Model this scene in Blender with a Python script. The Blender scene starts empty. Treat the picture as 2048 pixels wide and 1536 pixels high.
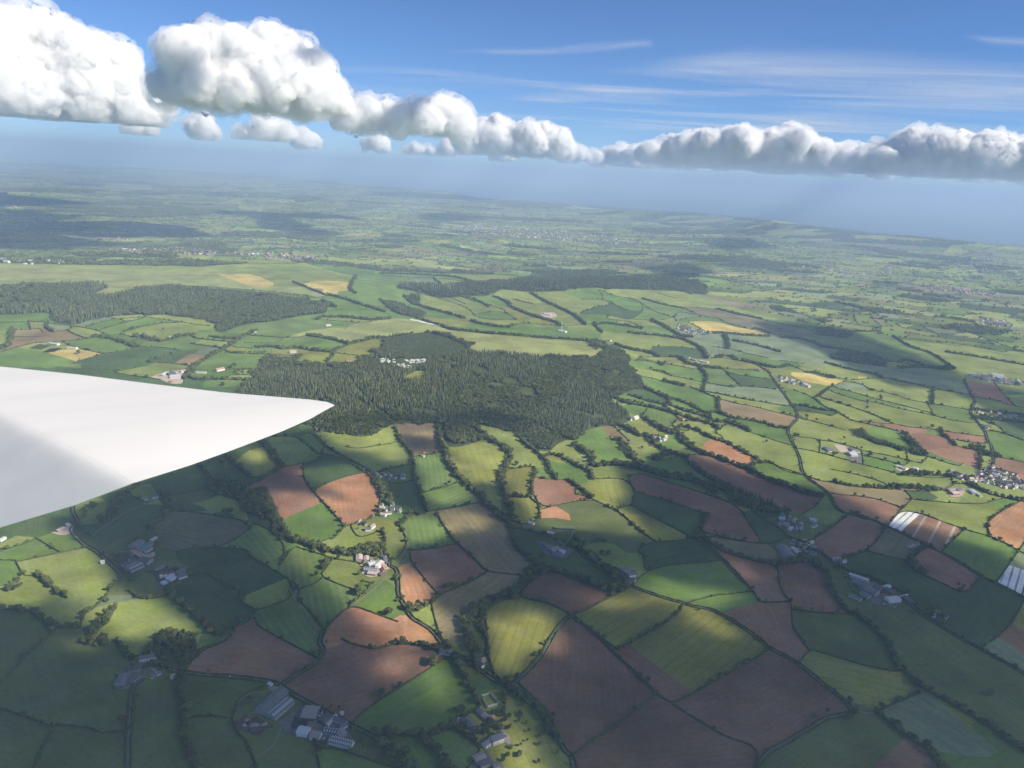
import bpy, math, random
import numpy as np
from mathutils import Vector, Matrix
from mathutils.geometry import delaunay_2d_cdt
# ------------------------------------------------------------------ scene, camera, sky, sun
S = bpy.context.scene
COL = S.collection
rnd = random.Random(7)
R = math.radians
CAM_Z = 800.0
FPX = 1490.0
PITCH, ROLL = R(15.96), R(3.15)
Fv = np.array([0, math.cos(PITCH), -math.sin(PITCH)])
R0 = np.array([1.0, 0, 0]); U0 = np.array([0, math.sin(PITCH), math.cos(PITCH)])
Rv = math.cos(ROLL)*R0 + math.sin(ROLL)*U0
Uv = -math.sin(ROLL)*R0 + math.cos(ROLL)*U0
cam = bpy.data.cameras.new('camera'); camo = bpy.data.objects.new('camera', cam); COL.objects.link(camo)
cam.sensor_width = 36; cam.lens = 36*FPX/2048; cam.clip_start = 0.1; cam.clip_end = 400000
camo.matrix_world = Matrix([[Rv[i], Uv[i], -Fv[i], (0, 0, CAM_Z)[i]] for i in range(3)] + [[0, 0, 0, 1]])
cam.dof.use_dof = True; cam.dof.focus_distance = 3000; cam.dof.aperture_fstop = 6.5
S.camera = camo
SUN_EL, SUN_AZ = R(36), R(108)          # azimuth clockwise from +Y (the view direction)
SUN = np.array([math.sin(SUN_AZ)*math.cos(SUN_EL), math.cos(SUN_AZ)*math.cos(SUN_EL), math.sin(SUN_EL)])
W = bpy.data.worlds.new("World"); S.world = W; W.use_nodes = True
nt = W.node_tree; nt.nodes.clear()
sky = nt.nodes.new('ShaderNodeTexSky'); sky.sky_type = 'NISHITA'; sky.sun_disc = False
sky.sun_elevation = SUN_EL; sky.sun_rotation = SUN_AZ
sky.altitude = 800; sky.air_density = 0.7; sky.dust_density = 0.0; sky.ozone_density = 10.0
bgn = nt.nodes.new('ShaderNodeBackground'); bgn.inputs[1].default_value = 0.092
wo = nt.nodes.new('ShaderNodeOutputWorld')
nt.links.new(sky.outputs[0], bgn.inputs[0]); nt.links.new(bgn.outputs[0], wo.inputs[0])
sl = bpy.data.lights.new('sun', 'SUN'); sl.energy = 5.0; sl.angle = R(0.5); sl.color = (1.0, 0.91, 0.76)
so = bpy.data.objects.new('sun', sl); COL.objects.link(so)
so.rotation_euler = Vector(SUN).to_track_quat('Z', 'Y').to_euler()
S.view_settings.view_transform = 'Standard'; S.view_settings.look = 'None'
S.view_settings.exposure = 0.5; S.view_settings.gamma = 1.0
cy = S.cycles
cy.max_bounces = 18; cy.diffuse_bounces = 2; cy.glossy_bounces = 2; cy.transmission_bounces = 2
cy.volume_bounces = 16; cy.transparent_max_bounces = 24
cy.use_denoising = True
try: cy.denoiser = 'OPENIMAGEDENOISE'; cy.denoising_input_passes = 'RGB_ALBEDO_NORMAL'
except Exception: pass
cy.sample_clamp_indirect = 6

# ------------------------------------------------------------------ noise and terrain height
def _h(ix, iy, s):
    n = (ix.astype(np.int64)*374761393 + iy.astype(np.int64)*668265263 + s*974711) & 0x7fffffff
    n = ((n ^ (n >> 13))*1274126177) & 0x7fffffff
    return ((n ^ (n >> 16)) & 0xffff)/65535.0
def vnoise(x, y, s=0):
    ix = np.floor(x); iy = np.floor(y); fx = x-ix; fy = y-iy
    fx = fx*fx*fx*(fx*(fx*6-15)+10); fy = fy*fy*fy*(fy*(fy*6-15)+10)
    a = _h(ix, iy, s); b = _h(ix+1, iy, s); c = _h(ix, iy+1, s); d = _h(ix+1, iy+1, s)
    return (a*(1-fx)+b*fx)*(1-fy)+(c*(1-fx)+d*fx)*fy
def fbm(x, y, s=0, o=4):
    r = 0; a = 0.5; t = 0
    for i in range(o):
        r = r+a*vnoise(x, y, s+i*17); t += a; a *= .5; x = x*2.03+11.3; y = y*2.03+5.7
    return r/t
def sstep(a, b, x):
    t = np.clip((x-a)/(b-a), 0, 1); return t*t*(3-2*t)
def pdir(px, py):
    px = np.asarray(px, float); py = np.asarray(py, float)
    return Fv*FPX + Rv*(px-1024)[..., None] - Uv*(py-768)[..., None]
def unflat(pts, z=0.0):
    p = np.asarray(pts, float); d = pdir(p[:, 0], p[:, 1])
    dz = np.minimum(d[:, 2], -FPX*0.004)
    t = (z-CAM_Z)/dz
    return np.stack([d[:, 0]*t, d[:, 1]*t], 1)
def seg_dist(x, y, poly, closed=True):
    x = np.asarray(x, float); y = np.asarray(y, float)
    n = len(poly); best = np.full(x.shape, 1e18)
    for i in range(n if closed else n-1):
        ax, ay = poly[i]; bx, by = poly[(i+1) % n]
        dx, dy = bx-ax, by-ay; L = dx*dx+dy*dy+1e-9
        t = np.clip(((x-ax)*dx+(y-ay)*dy)/L, 0, 1)
        best = np.minimum(best, (x-ax-t*dx)**2+(y-ay-t*dy)**2)
    return np.sqrt(best)
def inside(x, y, poly):
    x = np.asarray(x, float); y = np.asarray(y, float)
    r = np.zeros(x.shape, bool); n = len(poly)
    for i in range(n):
        ax, ay = poly[i]; bx, by = poly[(i+1) % n]
        if ay == by: continue
        c = ((ay > y) != (by > y)) & (x < (bx-ax)*(y-ay)/(by-ay)+ax)
        r ^= c
    return r
def P(s):
    v = [float(a) for a in s.replace(',', ' ').split()]
    return list(zip(v[::2], v[1::2]))
PLAT = unflat(P("-900,1000 -300,930 150,870 480,800 640,800 800,775 950,775 1100,765 1190,745 1215,715 1195,695 1000,668 900,655 790,640 740,600 700,560 600,525 300,505 -600,470"), 75)
RIDGE = [(unflat(P("800,590 1000,588 1200,580 1400,568")), 55, 260),
         (unflat(P("600,520 800,500 1000,480")), 60, 500),
         (unflat(P("1240,432 1480,452 1700,480 1900,500 2300,530")), 120, 650),
         (unflat(P("300,345 600,368 900,395 1100,410")), 90, 1500),
         (unflat(P("-300,400 200,392 600,410")), 60, 1200)]
COAST = unflat(P("-2600,290 -1500,270 -300,302 120,322 330,330 520,348 700,366 880,388 960,402 1160,415 1330,423 1500,437 1700,461 1830,476 1960,489 2120,499 2500,520 3400,575"))
COAST = np.array([p*min(1, 45000/np.hypot(*p)) for p in COAST])
def H(x, y):
    x = np.asarray(x, float); y = np.asarray(y, float)
    d = np.hypot(x, y)
    near = sstep(1300, 3500, d)
    h = 8 + 14*(fbm(x/700, y/700, 3, 3)-.5)*(.4+near) + 50*(fbm(x/2600, y/2600, 5, 4)-.5)*sstep(3500, 9000, d)*1.6
    inn = inside(x, y, PLAT); sd = seg_dist(x, y, PLAT)*np.where(inn, 1, -1)
    h = h+75*sstep(-330, 120, sd+90*(fbm(x/260, y/260, 9, 2)-.5))
    for poly, hh, ww in RIDGE:
        dd = seg_dist(x, y, poly, False)
        h = h+hh*np.exp(-(dd/ww)**2)*(.7+.6*fbm(x/900, y/900, 21, 2))
    return np.maximum(h, 2.0)
# a height grid for fast lookups (log-polar)
def unproj(pts):
    p = np.asarray(pts, float).reshape(-1, 2); d = pdir(p[:, 0], p[:, 1])
    d = d/np.linalg.norm(d, axis=1)[:, None]
    n = len(p); t = np.full(n, 600.0); done = np.zeros(n, bool); tp = t.copy()
    for k in range(900):
        a = ~done
        if not a.any(): break
        q = t[a][:, None]*d[a]
        below = (CAM_Z+q[:, 2]) < H(q[:, 0], q[:, 1])
        idx = np.where(a)[0]
        done[idx[below]] = True
        adv = idx[~below]; tp[adv] = t[adv]; t[adv] = np.minimum(t[adv]*1.006, 60000)
        far = t[adv] >= 59999; done[adv[far]] = True
    for k in range(12):
        m = (t+tp)/2; q = m[:, None]*d
        b = (CAM_Z+q[:, 2]) < H(q[:, 0], q[:, 1])
        t = np.where(b, m, t); tp = np.where(b, tp, m)
    return np.stack([t*d[:, 0], t*d[:, 1]], 1)
def proj(x, y, z):
    v = np.stack([np.asarray(x, float), np.asarray(y, float), np.asarray(z, float)-CAM_Z], -1)
    w = v@Fv
    w = np.where(np.abs(w) < 1e-6, 1e-6, w)
    return 1024+FPX*(v@Rv)/w, 768-FPX*(v@Uv)/w, w

# ------------------------------------------------------------------ materials and mesh helpers
def mat(name, col, rough=.9, noise=None, col2=None, rnd_tint=0.0, spec=.2, bump=0.0, bscale=1.0):
    m = bpy.data.materials.new(name); m.use_nodes = True; n = m.node_tree; b = n.nodes['Principled BSDF']
    b.inputs['Roughness'].default_value = rough; b.inputs['Specular IOR Level'].default_value = spec
    b.inputs['Base Color'].default_value = (*col, 1)
    out = None
    if noise:
        g = n.nodes.new('ShaderNodeNewGeometry'); t = n.nodes.new('ShaderNodeTexNoise')
        t.inputs['Scale'].default_value = 1.0/noise; t.inputs['Detail'].default_value = 5; t.inputs['Roughness'].default_value = .62
        n.links.new(g.outputs['Position'], t.inputs['Vector'])
        mx = n.nodes.new('ShaderNodeMix'); mx.data_type = 'RGBA'
        rmp = n.nodes.new('ShaderNodeMapRange'); rmp.inputs[1].default_value = .32; rmp.inputs[2].default_value = .68
        n.links.new(t.outputs['Fac'], rmp.inputs[0]); n.links.new(rmp.outputs[0], mx.inputs[0])
        mx.inputs[6].default_value = (*col, 1); mx.inputs[7].default_value = (*(col2 or col), 1)
        out = mx.outputs[2]
    if rnd_tint:
        oi = n.nodes.new('ShaderNodeObjectInfo'); hs = n.nodes.new('ShaderNodeHueSaturation')
        mr = n.nodes.new('ShaderNodeMapRange'); mr.inputs[3].default_value = 1-rnd_tint; mr.inputs[4].default_value = 1+rnd_tint
        n.links.new(oi.outputs['Random'], mr.inputs[0]); n.links.new(mr.outputs[0], hs.inputs['Value'])
        mr2 = n.nodes.new('ShaderNodeMapRange'); mr2.inputs[3].default_value = .5-rnd_tint*.07; mr2.inputs[4].default_value = .5+rnd_tint*.07
        mp = n.nodes.new('ShaderNodeMath'); mp.operation = 'FRACT'; mm = n.nodes.new('ShaderNodeMath'); mm.operation = 'MULTIPLY'; mm.inputs[1].default_value = 7.3
        n.links.new(oi.outputs['Random'], mm.inputs[0]); n.links.new(mm.outputs[0], mp.inputs[0]); n.links.new(mp.outputs[0], mr2.inputs[0])
        n.links.new(mr2.outputs[0], hs.inputs['Hue'])
        if out: n.links.new(out, hs.inputs['Color'])
        else: hs.inputs['Color'].default_value = (*col, 1)
        out = hs.outputs[0]
    if out: n.links.new(out, b.inputs['Base Color'])
    if bump:
        g = n.nodes.new('ShaderNodeNewGeometry'); t = n.nodes.new('ShaderNodeTexNoise'); t.inputs['Scale'].default_value = 1.0/bscale; t.inputs['Detail'].default_value = 4
        n.links.new(g.outputs['Position'], t.inputs['Vector'])
        bp = n.nodes.new('ShaderNodeBump'); bp.inputs['Distance'].default_value = bump; n.links.new(t.outputs['Fac'], bp.inputs['Height'])
        n.links.new(bp.outputs[0], b.inputs['Normal'])
    return m
def mesh_np(name, V, F, mats=None, smooth=False):
    V = np.asarray(V, np.float32).reshape(-1, 3)
    me = bpy.data.meshes.new(name)
    if isinstance(F, np.ndarray):
        k = F.shape[1]; nf = len(F); flat = F.astype(np.int32).ravel(); starts = np.arange(nf, dtype=np.int32)*k
        me.vertices.add(len(V)); me.vertices.foreach_set('co', V.ravel())
        me.loops.add(len(flat)); me.loops.foreach_set('vertex_index', flat)
        me.polygons.add(nf); me.polygons.foreach_set('loop_start', starts)
        me.update(calc_edges=True)
    else:
        me.from_pydata([tuple(map(float, v)) for v in V], [], F)
    if smooth: me.polygons.foreach_set('use_smooth', np.ones(len(me.polygons), bool))
    for m in (mats or []): me.materials.append(m)
    return me
def obj(name, me, parent=None, loc=(0, 0, 0), label=None, cat=None, group=None, kind=None):
    o = bpy.data.objects.new(name, me); COL.objects.link(o); o.location = loc
    if parent: o.parent = parent
    tag(o, label, cat, group, kind); return o
def tag(o, label=None, cat=None, group=None, kind=None):
    if label: o['label'] = label
    if cat: o['category'] = cat
    if group: o['group'] = group
    if kind: o['kind'] = kind
    return o

HAZE_D = 1/15000

# ------------------------------------------------------------------ clouds
def ico(sub):
    import bmesh
    bm = bmesh.new(); bmesh.ops.create_icosphere(bm, subdivisions=sub, radius=1)
    V = np.array([v.co[:] for v in bm.verts]); F = np.array([[v.index for v in f.verts] for f in bm.faces]); bm.free()
    return V, F
ICO2 = ico(2); ICO1 = ico(1); ICO3 = ico(3)
def cloud_mat(name, dens, aniso=0.3, col=(1, 1, 1)):
    m = bpy.data.materials.new(name); m.use_nodes = True; n = m.node_tree; n.nodes.clear()
    o = n.nodes.new('ShaderNodeOutputMaterial'); v = n.nodes.new('ShaderNodeVolumeScatter')
    v.inputs['Density'].default_value = dens; v.inputs['Anisotropy'].default_value = aniso; v.inputs['Color'].default_value = (*col, 1)
    n.links.new(v.outputs[0], o.inputs['Volume']); return m
def noise3(Pn, s):
    a = fbm(Pn[:, 0]+.37*Pn[:, 2], Pn[:, 1]-.61*Pn[:, 2], s, 4); b = fbm(Pn[:, 2]*1.1+.3*Pn[:, 1], Pn[:, 0]*.9-.2*Pn[:, 2], s+50, 4)
    return (a+b)/2-.5
def remesh(V, F, vox):
    me = mesh_np('tmp', V, F); o = bpy.data.objects.new('tmp', me); COL.objects.link(o)
    md = o.modifiers.new('r', 'REMESH'); md.mode = 'VOXEL'; md.voxel_size = vox; md.use_smooth_shade = True
    dg = bpy.context.evaluated_depsgraph_get(); ev = o.evaluated_get(dg); m2 = bpy.data.meshes.new_from_object(ev)
    bpy.data.objects.remove(o); bpy.data.meshes.remove(me); return m2
CUM = cloud_mat('cloud_vapour', 0.03, 0.0); WISP = cloud_mat('wispy_vapour', 0.0045, 0.0)
def cumulus(D, base, cols, seed, label, vox=22, brk=0.0):
    """cols: (px, top_py) outline of the crown in the photograph; turned into towers standing D metres away on a base height"""
    rr = random.Random(seed); Vs = []; Fs = []; n0 = 0; IV, IF = ICO2
    cols = np.array(P(cols))
    xs = np.arange(cols[0, 0]+10, cols[-1, 0]-8, 15.0)
    for px in xs:
        top = np.interp(px, cols[:, 0], cols[:, 1])
        d = pdir(px, top); d = d/np.hypot(d[0], d[1]); ztop = CAM_Z+D*d[2]-26*vox/14; cx, cyy = D*d[0], D*d[1]
        hgt = max((ztop-base)*(rr.uniform(.3, .75) if rr.random() < brk else 1), 25); ztop = base+hgt
        step = 16/FPX*D
        r = min(max(step*2.1, hgt*.25), hgt*.5+20)
        z = base+r*.75
        while True:
            f = (z-base)/max(hgt, 1)
            rad = r*(1.0-.35*f)*rr.uniform(.75, 1.15)
            if z+rad > ztop: z = max(ztop-rad, base+rad*.6); last = True
            else: last = False
            for q in range(3):
                c = np.array([cx+rr.gauss(0, rad*.35), cyy+rr.gauss(0, hgt*.25*(1-.5*f)+60), z])
                a = np.array([rad*rr.uniform(.9, 1.15), rad*rr.uniform(.9, 1.3), rad*rr.uniform(.75, 1.0)])
                Vs.append(IV*a+c); Fs.append(IF+n0); n0 += len(IV)
            if rr.random() < .8:
                q_ = rr.uniform(.12, .3)*rad; an = rr.uniform(0, 6.28); el_ = rr.uniform(-.3, 1.4)
                c2_ = np.array([cx+math.cos(an)*rad*1.1*math.cos(el_), cyy+math.sin(an)*rad*1.1*math.cos(el_), z+rad*.95*math.sin(el_)])
                for _k in range(2): Vs.append(IV*q_*np.array([1.3, 1.3, .8])+c2_+np.array([rr.gauss(0, q_), rr.gauss(0, q_), rr.gauss(0, q_*.5)])); Fs.append(IF+n0); n0 += len(IV)
            if last: break
            z += rad*.8
    return finish_cloud(Vs, Fs, base, seed, vox, label)
def finish_cloud(Vs, Fs, base, seed, vox, label):
    me = remesh(np.concatenate(Vs), np.concatenate(Fs), vox)
    n = len(me.vertices); co = np.empty(n*3, np.float32); me.vertices.foreach_get('co', co); co = co.reshape(-1, 3).astype(float)
    no = np.empty(n*3, np.float32); me.vertices.foreach_get('normal', no); no = no.reshape(-1, 3).astype(float)
    sc = min(vox/14.0, 1.3)
    def billow(s, sd):
        v = noise3(co/s, sd)*2; return 1-np.abs(v)*2.4
    disp = 50*sc*billow(300*sc, seed)+44*sc*billow(140*sc, seed+5)+30*sc*billow(66*sc, seed+9)
    co2 = co+no*np.clip(disp-20*sc, -30*sc, 90*sc)[:, None]
    co2[:, 2] = np.maximum(co2[:, 2], base+60*sc*noise3(co/230, seed+3)*2)
    me.vertices.foreach_set('co', co2.astype(np.float32).ravel()); me.update()
    me.calc_loop_triangles(); F3 = np.empty(len(me.loop_triangles)*3, np.int32); me.loop_triangles.foreach_get('vertices', F3)
    me2 = remesh(co2, F3.reshape(-1, 3), vox*.8); bpy.data.meshes.remove(me); me = me2
    n = len(me.vertices); co = np.empty(n*3, np.float32); me.vertices.foreach_get('co', co); co = co.reshape(-1, 3).astype(float); no = np.empty(n*3, np.float32); me.vertices.foreach_get('normal', no); no = no.reshape(-1, 3).astype(float)
    co = co+no*(20*sc*billow(38*sc, seed+13)-5*sc)[:, None]; co[:, 2] = np.maximum(co[:, 2], base-28)
    me.vertices.foreach_set('co', co.astype(np.float32).ravel()); me.update()
    me.materials.clear(); me.materials.append(CUM)
    o = obj('cumulus_cloud', me, label=label, cat='cloud', group='cumulus clouds along the horizon')
    w2 = np.clip(noise3(co/(170*sc), seed+31)*2+.25, 0, 1)*150*sc+np.clip(noise3(co/(70*sc), seed+37)*2, 0, 1)*60*sc+4
    wm = me.copy(); c3 = co+no*w2[:, None]; c3[:, 2] = np.maximum(c3[:, 2], 1099); wm.vertices.foreach_set('co', c3.astype(np.float32).ravel()); wm.materials.clear(); wm.materials.append(WISP); wm.update(); obj('wispy_edge', wm, o)
    return o

# ------------------------------------------------------------------ the survey of the countryside
# every line is a hedge, belt, lane or field edge; coordinates belong to crops of the photograph (frame letter -> origin, zoom)
FR = {'0': (0, 0, 1), 'A': (0, 1024, 3), 'B': (683, 1024, 3), 'C': (1366, 1024, 3), 'D': (500, 700, 3), 'E': (1183, 700, 3),
      'L': (0, 380, 3), 'M': (683, 380, 3), 'N': (1366, 380, 3), '1': (0, 560, 5.12), '2': (380, 560, 5.12), '3': (760, 520, 4.096),
      '4': (1180, 560, 5.12), '5': (1560, 580, 4.197), '6': (1220, 760, 5.12), '7': (1600, 760, 4.571), '8': (160, 840, 5.12),
      'F': (450, 1340, 6.827), 'G': (900, 1350, 8.192), 'H': (840, 1220, 10.24), 'I': (660, 1080, 10.24), 'J': (1660, 1120, 7.877), 'K': (200, 1040, 9.309)}
def fp(fr, s):
    ox, oy, k = FR[fr]
    return [(ox+x/k, oy+y/k) for x, y in P(s)]
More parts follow.
